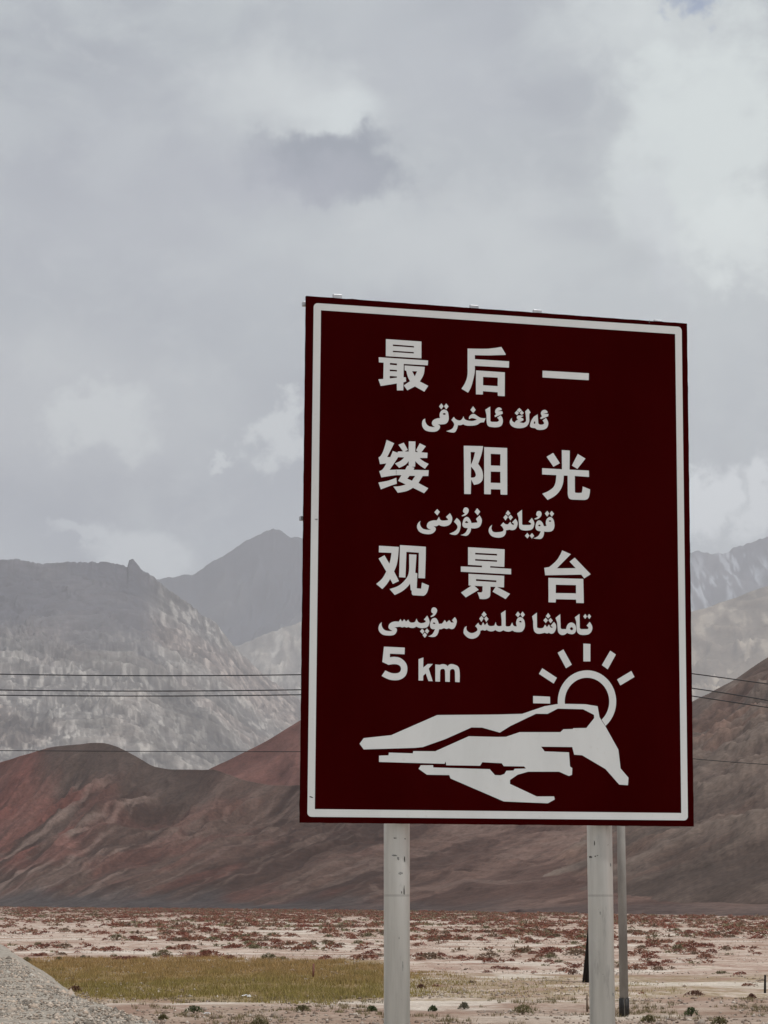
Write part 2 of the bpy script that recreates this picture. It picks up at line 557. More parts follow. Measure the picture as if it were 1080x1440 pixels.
def rel_rocky(X, Y, px, t):
    q = X * .75 + Y * .3 + 120 * fbm(X / 260, Y / 260, 4, 371)
    q2 = Y * .8 - X * .3
    return .45 * ridged(q / 260, q2 / 480, 6, 41, .55) + .33 * ridged(q / 60, q2 / 110, 5, 45, .6) + .22 * ridged(q / 17, q2 / 24, 3, 48), .11


def tint_rocky(X, Y, Z, px, t, rel, zr):
    low = lerp((.135, .125, .12), (.27, .245, .22), sstep(.25, .8, rel))
    sp = sstep(-.02, .42, fbm(X / 9 + Y / 55, Y / 34, 5, 191, .7))
    low = low * (1 - .75 * sp[..., None]) + np.array((.46, .43, .39)) * .7 * sp[..., None]
    pink = sstep(0.0, .4, fbm(X / 240, Y / 240, 3, 193))
    low = low * (1 - pink[..., None] * np.array((-.04, .06, .09)))
    grey = sstep(.0, .35, fbm(X / 150, Y / 200, 4, 195))
    low = low * (1 - .38 * grey[..., None])
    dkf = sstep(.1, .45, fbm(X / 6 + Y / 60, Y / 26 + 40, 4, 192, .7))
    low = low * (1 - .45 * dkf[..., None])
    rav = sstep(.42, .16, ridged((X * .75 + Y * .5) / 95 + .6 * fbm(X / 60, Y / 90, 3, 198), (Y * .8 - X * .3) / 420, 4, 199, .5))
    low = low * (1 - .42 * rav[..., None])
    top = lerp((.070, .070, .085), (.105, .10, .11), sstep(.3, .8, rel))  # cloud shadow on the upper slope, put into the rock colour
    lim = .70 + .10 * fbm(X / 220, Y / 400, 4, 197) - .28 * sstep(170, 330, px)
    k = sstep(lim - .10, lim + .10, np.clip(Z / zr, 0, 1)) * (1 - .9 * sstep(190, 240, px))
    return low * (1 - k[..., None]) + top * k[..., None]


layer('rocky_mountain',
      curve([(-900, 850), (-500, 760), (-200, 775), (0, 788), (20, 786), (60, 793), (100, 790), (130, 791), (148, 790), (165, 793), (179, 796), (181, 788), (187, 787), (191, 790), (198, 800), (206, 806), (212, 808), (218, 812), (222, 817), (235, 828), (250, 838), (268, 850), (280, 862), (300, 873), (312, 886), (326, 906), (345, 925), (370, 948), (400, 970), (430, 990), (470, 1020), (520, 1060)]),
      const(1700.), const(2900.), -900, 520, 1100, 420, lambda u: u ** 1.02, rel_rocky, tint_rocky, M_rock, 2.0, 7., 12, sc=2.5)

# --- near hills round the plain
M_hill = attr_mat('hill_soil', .12, .30, 1.25, speck=.7, speck_scale=.16)
base_px = curve([(-900, 1274), (0, 1275), (300, 1277.5), (540, 1280), (800, 1284), (1080, 1288), (2000, 1296)])


def hill_base(px):
    return EYE * F / (base_px(px) - HOR)


def rel_red(X, Y, px, t):
    q = X + 20 * fbm(X / 60, Y / 60, 3, 471)
    return .6 * ridged(q / 75, Y / 170, 5, 51) + .4 * fbm(X / 40, Y / 50, 4, 53) + .2, .14


def tint_red(X, Y, Z, px, t, rel, zr):
    c = lerp((.105, .048, .040), (.155, .075, .062), sstep(.2, .8, rel))
    k = sstep(.0, .4, fbm(X / 60, Y / 90, 4, 55))
    return c * (1 - .25 * k[..., None])


layer('red_cone_hill', smooth_curve([(150, 1190), (262, 1104), (295, 1081), (340, 1060), (380, 1039), (430, 1008), (500, 968), (580, 945), (640, 955), (740, 990), (860, 1040), (960, 1080), (1060, 1120)], 5),
      const(960.), const(1250.), 150, 1060, 420, 160, lambda u: u ** .95, rel_red, tint_red, M_hill, .6, 30., 14)


def rel_right(X, Y, px, t):
    q = X * .8 + Y * .45 + 30 * fbm(X / 90, Y / 90, 3, 571)
    return .5 * ridged(q / 80, (-X * .45 + Y * .8) / 220, 6, 61, .55) + .5 * (fbm(X / 22, Y / 30, 5, 63, .6) + .5), .15


def tint_right(X, Y, Z, px, t, rel, zr):
    c = lerp((.098, .070, .058), (.160, .120, .098), sstep(.25, .8, rel))
    k = sstep(-.05, .4, fbm(X / 50, Y / 80, 5, 65))
    c = c * (1 - .28 * k[..., None])
    r = sstep(.1, .4, fbm(X / 80 + 9, Y / 80, 4, 66))
    return c * (1 - r[..., None] * np.array((-.06, .10, .14)))


layer('brown_hillside', smooth_curve([(700, 1180), (850, 1075), (930, 1012), (975, 985), (1000, 974), (1030, 957), (1055, 941), (1080, 924), (1180, 870), (1350, 840), (1600, 900), (2000, 880)], 5),
      lambda px: hill_base(px) * 1.12, const(1080.), 700, 2000, 620, 190, lambda u: u ** .9, rel_right, tint_right, M_hill, .8, 30., 16)


def rel_front(X, Y, px, t):
    wob = 26 * fbm(X / 70, Y / 90, 3, 671)
    def field(sg, sd):
        q = X * .80 - sg * Y * .42 + wob
        q2 = X * .42 * sg + Y * .80
        return .46 * ridged(q / 50, q2 / 300, 4, 75 + sd, .45) + .34 * ridged(q / 17, q2 / 80, 4, 77 + sd, .55)
    k = sstep(400, 640, px + 60 * fbm(X / 50, Y / 70, 2, 672))
    return field(1, 0) * (1 - k) + field(-1, 30) * k + .13 * (fbm(X / 12, Y / 18, 5, 78, .6) + .5) + .07, .27 - .06 * k


def tint_front(X, Y, Z, px, t, rel, zr):
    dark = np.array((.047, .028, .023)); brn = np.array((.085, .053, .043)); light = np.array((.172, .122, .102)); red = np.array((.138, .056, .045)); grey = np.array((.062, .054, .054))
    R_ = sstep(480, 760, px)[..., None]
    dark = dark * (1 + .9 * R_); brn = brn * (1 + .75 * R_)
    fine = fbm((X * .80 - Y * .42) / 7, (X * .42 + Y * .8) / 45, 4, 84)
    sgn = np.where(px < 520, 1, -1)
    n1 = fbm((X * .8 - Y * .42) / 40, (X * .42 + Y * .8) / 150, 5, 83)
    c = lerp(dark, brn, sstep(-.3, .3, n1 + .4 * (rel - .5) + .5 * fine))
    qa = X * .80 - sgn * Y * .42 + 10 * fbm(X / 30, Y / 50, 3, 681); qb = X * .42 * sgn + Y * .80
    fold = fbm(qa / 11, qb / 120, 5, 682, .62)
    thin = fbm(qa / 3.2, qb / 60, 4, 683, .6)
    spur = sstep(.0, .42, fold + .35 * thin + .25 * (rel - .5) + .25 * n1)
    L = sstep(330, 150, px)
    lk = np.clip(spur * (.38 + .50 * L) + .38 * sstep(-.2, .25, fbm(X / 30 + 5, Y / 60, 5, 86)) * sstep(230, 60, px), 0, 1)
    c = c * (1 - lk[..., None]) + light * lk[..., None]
    rk = sstep(-.12, .2, fbm(X / 42, Y / 60, 4, 87) + .15) * sstep(165, 80, px) * sstep(.3, .45, t) * .75
    rk = rk + sstep(.0, .3, fbm(X / 60 + 3, Y / 60, 4, 88)) * .35 * sstep(700, 300, px)
    rk = np.clip(rk, 0, 1)
    c = c * (1 - rk[..., None]) + (red * (.8 + .35 * rel[..., None] + .5 * thin[..., None])) * rk[..., None]
    dome = sstep(.80, .93, t) * sstep(35, 80, px) * sstep(330, 240, px) * .9
    c = c * (1 - dome[..., None]) + np.array((.072, .050, .042)) * dome[..., None]
    # grey gravel fans along the foot
    gk = sstep(.22, .08, t + .10 * fbm(X / 25, Y / 60, 3, 89)) * (.85 - .45 * sstep(250, 700, px))
    c = c * (1 - gk[..., None]) + grey * gk[..., None]
    return c


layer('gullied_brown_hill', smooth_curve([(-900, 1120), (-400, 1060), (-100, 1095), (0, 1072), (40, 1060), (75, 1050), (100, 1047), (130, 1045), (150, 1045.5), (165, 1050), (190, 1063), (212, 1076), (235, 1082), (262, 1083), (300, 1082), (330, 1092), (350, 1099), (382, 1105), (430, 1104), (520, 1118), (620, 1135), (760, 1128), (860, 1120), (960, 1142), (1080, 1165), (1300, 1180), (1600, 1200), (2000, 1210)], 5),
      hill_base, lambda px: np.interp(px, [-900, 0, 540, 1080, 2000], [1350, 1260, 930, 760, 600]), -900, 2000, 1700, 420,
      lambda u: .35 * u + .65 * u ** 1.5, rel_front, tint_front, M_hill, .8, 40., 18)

# ------------------------------------------------------------------ gravel embankment the camera and the sign stand on
EZ = 1.1
crest = np.array([(9, -30), (6.5, 0), (4.6, 13), (1.2, 20), (-.9, 24), (-2.66, 27.6), (-4.0, 32.9), (-5.15, 37.2), (-6.6, 44), (-9.4, 58.5), (-13.4, 80), (-24, 130), (-48, 220)], float)
s_key = np.r_[0, np.cumsum(np.hypot(*np.diff(crest, axis=0).T))]
s_all = np.r_[np.linspace(0, 48, 60), np.linspace(48.2, 115, 460), np.linspace(116, s_key[-1], 60)]


def crest_at(s):
    return np.c_[np.interp(s, s_key, crest[:, 0]), np.interp(s, s_key, crest[:, 1])]


cp = sum(crest_at(np.clip(s_all + d, 0, s_key[-1])) for d in (-2, -1, 0, 1, 2)) / 5
tg = np.gradient(cp, axis=0); tg /= np.hypot(*tg.T)[:, None]
nr = np.c_[tg[:, 1], -tg[:, 0]]                 # towards the plain (right)
tt = np.r_[np.linspace(-26, -6, 12), np.linspace(-5.8, -.8, 60), np.linspace(-.7, 2.6, 34)]
SX, TX = np.meshgrid(np.arange(len(s_all)), tt, indexing='ij')
X = cp[:, 0][:, None] + nr[:, 0][:, None] * TX; Y = cp[:, 1][:, None] + nr[:, 1][:, None] * TX
drop = np.clip(TX - .1, 0, None)
Z = EZ - .62 * np.clip(drop + .12 * fbm(X / .9, Y / .9, 3, 4), 0, None) * sstep(-.1, .5, TX)
Z = Z + .035 * fbm(X / 1.1, Y / 1.1, 4, 6) * sstep(-26, -2, TX) + .02 * fbm(X / .25, Y / .25, 3, 9)
GRAVEL = noisy('gravel_soil', (.24, .21, .175), (.42, .375, .32), 9.0, .95, .05, bump=1.0, lo=.3, hi=.7, detail=8)
me = fast_mesh('gravel_embankment', np.c_[X.ravel(), Y.ravel(), Z.ravel()], grid_faces(*X.shape), GRAVEL)
link('gravel_embankment', me, 'structure')


def scatter_lumps(name, P, size, material, tri_rot=True, flat=.7, colors=None):
    """many small angular stones joined into one mesh"""
    base = np.array([(1, 0, 0), (-1, 0, 0), (0, 1, 0), (0, -1, 0), (0, 0, 1), (0, 0, -1)], float)
    fc = np.array([(0, 2, 4), (2, 1, 4), (1, 3, 4), (3, 0, 4), (2, 0, 5), (1, 2, 5), (3, 1, 5), (0, 3, 5)])
    n = len(P); rg = np.random.default_rng(3)
    V = base[None] * rg.uniform(.6, 1.25, (n, 6, 1)) + rg.normal(0, .15, (n, 6, 3))
    a = rg.uniform(0, 6.28, n); ca, sa = np.cos(a), np.sin(a)
    x = V[..., 0] * ca[:, None] - V[..., 1] * sa[:, None]; y = V[..., 0] * sa[:, None] + V[..., 1] * ca[:, None]
    V = np.stack([x, y, V[..., 2] * flat], -1) * size[:, None, None] * .5 + P[:, None, :]
    Fc = (fc[None] + np.arange(n)[:, None, None] * 6).reshape(-1, 3)
    C = None
    if colors is not None: C = np.repeat(colors, 6, axis=0)
    return fast_mesh(name, V.reshape(-1, 3), Fc, material, False, C)


rg = np.random.default_rng(11)
def tint_only(name, rough=.9):
    m, t, b = mat(name, (.3, .3, .3), rough, .1)
    at = t.new('ShaderNodeAttribute', attribute_name='tint')
    t.l.new(at.outputs['Color'], b.inputs['Base Color'])
    return m


STONE = tint_only('stone_grain')
n = 34000
si = rg.uniform(0, 1, n) ** 1.4 * 45 + 49; ti = 1.1 - rg.uniform(0, 1, n) ** 1.3 * 4.6
ti[:2500] = rg.exponential(.5, 2500)
c0 = np.c_[np.interp(si, s_all, cp[:, 0]), np.interp(si, s_all, cp[:, 1])]
n0 = np.c_[np.interp(si, s_all, nr[:, 0]), np.interp(si, s_all, nr[:, 1])]
pxy = c0 + n0 * ti[:, None]
pz = EZ - .62 * np.clip(ti - .1, 0, None)
g = rg.uniform(.4, 1.45, n)[:, None] * lerp((.34, .315, .275), (.42, .33, .26), rg.uniform(0, 1, n))
me = scatter_lumps('loose_gravel', np.c_[pxy, pz + .005], rg.lognormal(-3.25, .48, n), STONE, colors=g)
link('loose_gravel', me, 'stuff')

# stones and clods strewn over the near plain
n = 26000
dd = 44 + rg.uniform(0, 1, n) ** 1.5 * 230; aa = rg.uniform(-.2, .2, n)
P = np.c_[dd * np.sin(aa), dd * np.cos(aa)]
keep = fbm(P[:, 0] / 6, P[:, 1] / 6, 3, 33) > -.05
P = P[keep]; n = len(P)
g = rg.uniform(.7, 1.2, n)[:, None] * lerp((.23, .17, .13), (.50, .44, .38), rg.uniform(0, 1, n) ** 2)
me = scatter_lumps('scattered_stones', np.c_[P, plain_z(P[:, 0], P[:, 1]) + .012], rg.lognormal(-2.75, .45, n), STONE, colors=g)
link('scattered_stones', me, 'stuff')

# ------------------------------------------------------------------ haze
hz = bpy.data.materials.new('haze_air'); hz.use_nodes = True
ht = NT(hz.node_tree)
for nd in list(ht.n): ht.n.remove(nd)
ho = ht.new('ShaderNodeOutputMaterial')
pv = ht.new('ShaderNodeVolumePrincipled')
pv.inputs['Color'].default_value = (.93, .95, 1.0, 1)
pv.inputs['Density'].default_value = 7.3e-5
pv.inputs['Anisotropy'].default_value = .2
ht.l.new(pv.outputs[0], ho.inputs['Volume'])
B = 18000.; z0, z1 = -3.0, 2900.
hv = [(-B, -B, z0), (B, -B, z0), (B, B, z0), (-B, B, z0), (-B, -B, z1), (B, -B, z1), (B, B, z1), (-B, B, z1)]
o = mesh_obj('haze', hv, [(3, 2, 1, 0), (4, 5, 6, 7), (0, 1, 5, 4), (1, 2, 6, 5), (2, 3, 7, 6), (3, 0, 4, 7)], hz)
o['kind'] = 'stuff'

# ================================================================== THE ROAD SIGN
SIGN_W, SIGN_H = 2.357, 3.0
sx = Vector((.9633, .2685, -.0005)).normalized()
su = Vector((.0065, -.0212, .9998)); su = (su - sx * su.dot(sx)).normalized()
sn = sx.cross(su)                 # towards the camera is -Y like; back direction below
if sn.y < 0: sn = -sn             # sn points away from the camera (behind the panel)
SC = Vector((.680, 13.031, EYE + 1.924))
MS = Matrix(((sx.x, sn.x, su.x, SC.x), (sx.y, sn.y, su.y, SC.y), (sx.z, sn.z, su.z, SC.z), (0, 0, 0, 1)))
EYEV = Vector((0, 0, EYE))


def plane_hit(px, py, off=0.0):
    v = ray(px, py); p0 = SC + sn * off
    return EYEV + v * ((p0 - EYEV).dot(sn) / v.dot(sn))


def sp(px, py):
    d = plane_hit(px, py) - SC
    return d.dot(sx), d.dot(su)


base_c = Vector((SC.x, SC.y, EZ))
sign = tag(empty('road_sign', base_c), 'tall dark maroon road sign with white lettering and sunrise emblem on two steel posts', 'road sign')


def sign_child(o):
    o.parent = sign
    o.matrix_local = Matrix.Translation(-base_c) @ MS
    return o


def weather_white():
    m, t, b = mat('white_sheeting', (.64, .64, .62), .6, .12)
    co = t.new('ShaderNodeTexCoord').outputs['Object']
    n = t.noise(t.scale(co, (1, 1, .35)), 2.4, 6, .65)
    n2 = t.noise(co, 30, 4, .6)
    c = t.mix(t.ramp(n, .3, .75), (.645, .655, .65), (.58, .59, .585))
    c = t.mix(t.m('MULTIPLY', t.ramp(n2, .58, .75), .35), c, (.50, .48, .44))
    t.set(b.inputs['Base Color'], c)
    return m


def maroon():
    m, t, b = mat('maroon_sheeting', (.055, .0015, .002), .5, .0)
    co = t.new('ShaderNodeTexCoord').outputs['Object']
    n = t.noise(t.scale(co, (1, 1, .5)), 1.7, 6, .65)
    n2 = t.noise(t.scale(co, (9, 1, .6)), 3.0, 5, .65)
    c = t.mix(t.ramp(n, .3, .7), (.0265, .0004, .0005), (.033, .0008, .0010))
    c = t.mix(t.m('MULTIPLY', t.ramp(n2, .60, .8), .35), c, (.042, .003, .003))
    t.set(b.inputs['Base Color'], c)
    r = t.ramp(n2, .3, .8, .38, .6)
    t.l.new(r, b.inputs['Roughness'])
    return m


WHITE_M = weather_white(); MAROON = maroon()
ALU = noisy('aluminium', (.42, .43, .45), (.55, .56, .58), 8, .45, .5, .6)
STEEL_D = noisy('dull_steel', (.16, .16, .17), (.27, .26, .25), 20, .6, .4, .4)


def box_part(name, x0, x1, y0, y1, z0, z1, m, bev=0.0):
    v = [(x0, y0, z0), (x1, y0, z0), (x1, y1, z0), (x0, y1, z0), (x0, y0, z1), (x1, y0, z1), (x1, y1, z1), (x0, y1, z1)]
    f = [(3, 2, 1, 0), (4, 5, 6, 7), (0, 1, 5, 4), (1, 2, 6, 5), (2, 3, 7, 6), (3, 0, 4, 7)]
    o = mesh_obj(name, v, f, m)
    if bev:
        md = o.modifiers.new('bevel', 'BEVEL'); md.width = bev; md.segments = 2
    return o


# the panel: front at y=0, edges very slightly dented
def panel():
    w2, h2 = SIGN_W / 2, SIGN_H / 2
    rgp = random.Random(5)
    out = []
    N = 60
    def edge(a, b, n, nx, nz):
        for i in range(n):
            t = i / n
            d = 0.0012 * math.sin(i * 1.7 + nx * 3) * rgp.random() + (.0016 if rgp.random() < .05 else 0)
            out.append((a[0] + (b[0] - a[0]) * t + nx * d, a[1] + (b[1] - a[1]) * t + nz * d))
    edge((-w2, -h2), (w2, -h2), N, 0, -1); edge((w2, -h2), (w2, h2), N, 1, 0)
    edge((w2, h2), (-w2, h2), N, 0, 1); edge((-w2, h2), (-w2, -h2), N, -1, 0)
    n = len(out)
    v = [(x, 0, z) for x, z in out] + [(x, .022, z) for x, z in out]
    f = [tuple(range(n)), tuple(range(2 * n - 1, n - 1, -1))] + [(i, i + n, (i + 1) % n + n, (i + 1) % n) for i in range(n)]
    return mesh_obj('panel', v, f, MAROON)


sign_child(panel())
for z in (SIGN_H / 2 - .035, SIGN_H / 2 - 1.285, -SIGN_H / 2 + .45):
    sign_child(box_part('rail', -SIGN_W / 2 - (.010 if z > -.5 else -.02), SIGN_W / 2 - .01, .0425, .075, z - .012, z + .012, ALU, .003))
for pxc, up in ((476, .030), (669, .025), (758, .025), (928, .016)):
    xc = sp(pxc, 440)[0]
    sign_child(box_part('back_channel', xc - .027, xc + .027, .0235, .041, -SIGN_H / 2 + .02, SIGN_H / 2 + up, ALU, .003))


# --- flat lettering: outlines with holes, cut 1.2 mm proud of the sheet
def densify(tokens):
    """tokens: 'x,y' is a corner, 's x,y' a smooth point -> list of points"""
    pts = []
    sm = False
    for k in tokens.split():
        if k == 's': sm = True; continue
        x, y = k.split(','); pts.append((float(x), float(y), sm)); sm = False
    n = len(pts); out = []
    def tan(i):
        a, b = pts[(i - 1) % n], pts[(i + 1) % n]
        return ((b[0] - a[0]) * .5, (b[1] - a[1]) * .5)
    for i in range(n):
        p, q = pts[i], pts[(i + 1) % n]
        out.append((p[0], p[1]))
        if p[2] or q[2]:
            L = math.hypot(q[0] - p[0], q[1] - p[1])
            ch = (q[0] - p[0], q[1] - p[1])
            def unit(t):
                l = math.hypot(*t) or 1; return (t[0] / l * L, t[1] / l * L)
            tp = unit(tan(i)) if p[2] else None
            tq = unit(tan((i + 1) % n)) if q[2] else None
            if tp is None: tp = (ch[0] * 1.5 - tq[0] * .5, ch[1] * 1.5 - tq[1] * .5)
            if tq is None: tq = (ch[0] * 1.5 - tp[0] * .5, ch[1] * 1.5 - tp[1] * .5)
            for t in (.2, .4, .6, .8):
                h00 = 2 * t ** 3 - 3 * t ** 2 + 1; h10 = t ** 3 - 2 * t ** 2 + t; h01 = -2 * t ** 3 + 3 * t ** 2; h11 = t ** 3 - t ** 2
                out.append((h00 * p[0] + h10 * tp[0] + h01 * q[0] + h11 * tq[0], h00 * p[1] + h10 * tp[1] + h01 * q[1] + h11 * tq[1]))
    return out


def glyph(name, ox, oy, sc, loops, label=None, thick=.0006):
    cu = bpy.data.curves.new(name, 'CURVE'); cu.dimensions = '2D'; cu.fill_mode = 'BOTH'; cu.extrude = thick
    for lp in loops:
        pts = [sp(ox + x / sc, oy + y / sc) for x, y in (densify(lp) if isinstance(lp, str) else lp)]
        s_ = cu.splines.new('POLY'); s_.points.add(len(pts) - 1); s_.use_cyclic_u = True
        for p, (x, z) in zip(s_.points, pts): p.co = (x, z, 0, 1)
    tmp = bpy.data.objects.new('tmp', cu); COL.objects.link(tmp)
    dg = bpy.context.evaluated_depsgraph_get()
    me = bpy.data.meshes.new_from_object(tmp.evaluated_get(dg))
    bpy.data.objects.remove(tmp); bpy.data.curves.remove(cu)
    me.name = name
    # curve XY -> sign XZ, front face 0.2 mm + thickness off the sheet
    me.transform(Matrix(((1, 0, 0, 0), (0, 0, -1, -thick - .0003), (0, 1, 0, 0), (0, 0, 0, 1))))
    me.materials.clear(); me.materials.append(WHITE_M)
    o = bpy.data.objects.new(name, me); COL.objects.link(o)
    if label: o['label'] = label
    return sign_child(o)


K = 10.8
CH = 'chinese_character'
glyph(CH, 520, 470, K, ["245,75 783,112 783,366 243,333", "350,156 670,181 670,203 350,180", "350,251 668,272 668,293 350,272",
    "135,350 885,400 880,473 515,452 512,655 545,655 552,718 510,732 508,853 412,853 410,748 165,787 130,685 205,680 210,432 138,428",
    "305,436 412,445 412,473 305,464", "303,536 412,544 412,567 303,562", "303,634 412,642 412,660 303,672",
    "528,475 833,497 s 822,590 s 797,655 758,718 887,785 828,873 685,793 570,853 515,778 610,715 s 575,640 555,556 528,548", "642,562 718,564 683,643"])
glyph(CH, 635, 470, K, ["243,218 s 520,222 s 640,212 755,193 822,305 820,315 s 700,318 s 560,322 352,318 352,380 872,412 870,508 352,480 s 350,580 s 320,720 s 290,815 250,888 150,828 s 205,740 s 238,640 243,520",
    "370,550 808,580 806,942 703,936 700,882 475,865 475,916 370,913", "477,648 702,660 700,790 477,776"])
glyph(CH, 750, 500, K, ["140,230 842,270 840,375 138,333"])
glyph(CH, 520, 610, K, ["255,93 370,145 262,355 312,355 350,262 418,288 430,270 505,268 435,168 515,135 577,245 530,270 590,270 592,115 692,118 690,275 735,281 702,252 758,145 850,190 782,283 875,290 872,368 755,368 s 810,415 893,458 838,532 s 760,480 690,415 688,500 632,503 675,515 665,548 893,555 888,642 803,642 738,748 887,828 825,903 655,820 s 560,870 425,895 358,802 s 460,795 545,770 430,715 480,628 405,628 s 300,642 175,663 143,568 s 195,540 250,450 155,462 132,360 s 165,335 s 205,260",
    "430,355 522,358 s 470,410 382,450 445,518 s 540,470 590,415 592,485 568,487 538,545 408,545 300,550 365,455", "603,638 690,640 640,713 568,683",
    "130,740 s 280,712 402,668 410,760 s 300,795 168,845"])
glyph(CH, 635, 615, K, ["185,128 478,135 s 455,250 402,405 s 458,490 s 477,580 s 465,655 s 420,700 340,722 297,640 290,862 192,860", "288,222 355,225 s 330,330 293,420", "294,445 s 345,505 s 368,570 s 350,605 292,612",
    "495,148 843,163 845,872 745,870 742,792 595,788 594,865 495,862", "594,250 742,257 740,433 594,428", "594,520 740,524 742,695 592,690"])
glyph(CH, 750, 620, K, ["432,140 552,148 548,437 842,452 845,548 628,532 630,765 s 640,787 735,788 s 745,740 748,692 860,738 s 850,825 s 825,880 770,898 590,892 s 545,875 s 525,825 522,760 520,528 460,526 s 445,660 s 395,765 s 320,840 215,897 135,802 s 240,755 s 320,680 348,520 133,510 133,415 435,432",
    "200,242 300,183 402,340 305,393", "675,200 790,270 668,425 585,375"])
glyph(CH, 520, 755, K, ["140,135 440,153 s 425,330 s 405,430 368,525 442,672 350,715 308,638 s 260,715 190,792 97,715 s 190,630 250,525 133,328 222,280 297,408 s 315,340 330,242 137,235",
    "458,125 850,150 848,300 838,630 738,625 745,240 555,227 540,618 445,612",
    "598,265 708,270 690,545 722,555 712,782 780,787 792,695 897,738 s 878,820 s 850,872 815,895 665,887 s 642,875 637,820 620,805 612,708 s 560,770 s 485,830 378,882 300,792 s 440,740 s 540,650 s 588,560 598,400"])
glyph(CH, 635, 760, K, ["250,103 805,135 800,403 587,390 585,412 903,432 903,515 140,475 140,395 460,408 462,383 250,370", "358,188 690,205 690,230 358,213", "358,283 690,302 690,325 358,307",
    "258,507 798,538 795,713 692,708 887,812 820,890 622,778 668,705 590,702 588,800 s 575,860 s 520,888 428,888 393,788 455,790 470,770 470,695 345,688 412,750 215,865 143,792 300,688 258,682", "370,587 680,608 680,634 370,615"])
glyph(CH, 750, 765, K, ["437,97 568,155 355,370 643,368 550,268 627,208 870,460 772,522 728,465 180,475 165,362 235,352 s 290,310 s 360,240 s 410,160",
    "228,515 757,530 765,898 652,895 648,845 342,838 338,888 230,885", "340,618 647,625 648,750 338,745"])

UW = 'uyghur_word'
# first Uyghur line
glyph(UW, 680, 560, K, ["430,300 s 435,345 475,372 s 490,345 525,325 s 505,300 s 515,268 s 560,262 600,265 600,275 562,292 602,310 605,335 545,365 600,378 s 640,355 s 645,310 632,200 675,160 715,218 s 695,240 695,330 s 680,390 s 640,435 s 560,455 s 470,445 s 410,405 s 398,350",
    "505,183 542,148 580,183 542,215", "472,225 505,190 538,225 505,258", "545,225 580,190 612,225 580,256",
    "765,280 820,245 830,380 s 850,400 s 895,400 920,385 s 912,360 895,338 945,300 s 975,350 s 980,400 s 950,460 s 870,482 s 810,475 785,455 740,450 s 710,435 s 705,410 s 725,340", "762,385 s 772,352 785,362 s 780,388",
    "s 870,230 s 890,190 s 935,178 s 970,205 968,222 905,238 985,240 980,275 870,318 858,300 888,275"])
glyph(UW, 580, 560, K, ["192,310 s 200,370 s 240,420 s 290,435 345,438 s 305,410 s 295,370 s 320,330 s 370,308 418,303 s 412,250 s 430,200 s 480,172 s 530,200 s 548,270 s 545,340 s 510,385 s 450,397 380,396 s 415,420 s 412,460 s 370,500 s 290,510 s 200,490 s 155,440 s 145,380 s 160,330", "458,240 s 480,225 s 505,240 s 480,253",
    "403,125 438,80 471,122 438,170", "479,122 512,80 547,125 512,172",
    "590,330 628,283 s 665,325 s 730,335 775,275 s 795,320 s 850,342 s 920,345 978,325 s 940,308 s 900,302 862,318 855,300 s 880,258 s 930,238 s 980,268 s 1040,300 1110,303 1085,366 s 1030,372 s 990,400 s 930,415 s 840,418 s 800,410 770,395 s 735,408 690,408 s 675,465 s 645,515 s 590,520 512,500 s 590,472 s 620,440 s 632,390",
    "880,178 920,123 960,178 922,225",
    "1105,175 1180,128 1183,350 1205,360 1290,360 1315,340 s 1305,315 1285,298 1336,260 s 1365,300 s 1370,370 s 1345,420 s 1290,440 s 1220,440 s 1155,425 s 1130,380 1125,260",
    "s 1255,215 s 1265,170 s 1310,140 s 1352,160 1352,180 1295,195 1365,200 1370,235 1255,288 1245,265 1275,240"])
# second line
glyph(UW, 680, 705, K, ["128,358 s 120,420 s 150,465 s 230,468 s 290,455 305,430 s 285,390 258,365 300,318 s 330,345 370,350 405,310 425,348 455,362 462,340 430,320 485,265 s 515,320 s 510,370 s 485,420 s 440,438 395,430 340,440 s 330,500 s 290,540 s 210,552 s 120,525 s 78,460 s 88,400",
    "335,183 370,137 407,183 371,218", "300,245 337,202 368,240 333,292", "376,240 408,203 445,243 408,290",
    "510,185 583,128 585,350 600,360 700,360 s 722,345 710,325 683,310 733,252 s 768,320 s 765,370 s 740,420 s 690,440 s 600,440 s 550,415 538,370 530,250",
    "628,522 665,480 697,522 665,565", "701,522 735,482 768,525 732,565",
    "s 850,290 s 890,320 915,378 958,374 s 945,330 s 960,270 s 1010,238 s 1055,270 s 1075,350 s 1065,420 s 1020,458 918,458 s 910,520 s 880,565 s 830,572 755,562 s 830,525 868,455 s 810,440 s 788,400 s 795,340 s 815,303", "825,370 s 850,353 868,372 845,382", "985,302 s 1010,288 1030,302 1008,314",
    "s 800,190 s 815,155 s 855,150 s 880,185 s 865,235 s 820,268 778,275 772,262 s 815,242 825,228 s 802,212", "930,185 967,145 998,185 965,232", "1002,185 1033,145 1070,190 1035,235"])
glyph(UW, 580, 705, K, ["120,298 s 115,350 s 150,410 s 210,430 285,430 s 235,410 s 217,375 s 240,320 s 300,293 370,290 402,235 s 430,285 s 480,293 540,285 535,265 508,238 568,180 s 600,240 s 600,290 s 570,350 s 500,378 s 440,375 400,357 s 370,376 315,378 s 350,405 s 345,450 s 290,492 s 200,497 s 110,465 s 70,400 s 80,340",
    "332,165 375,118 415,160 377,215", "630,310 672,253 s 725,310 s 732,370 s 710,460 s 670,505 600,507 560,490 s 640,455 s 680,410 s 680,370",
    "s 830,238 s 870,270 895,330 985,322 985,310 965,268 1018,213 s 1050,270 s 1050,320 s 1020,385 s 960,410 890,408 s 875,470 s 830,520 780,522 730,512 s 800,480 840,405 s 790,400 s 760,370 s 765,310 s 790,255", "795,322 s 820,300 850,325 820,332",
    "s 768,140 s 790,98 s 830,98 s 853,130 s 840,180 s 800,215 755,228 745,218 s 788,192 795,178 s 772,165", "943,160 982,105 1028,158 990,212"])
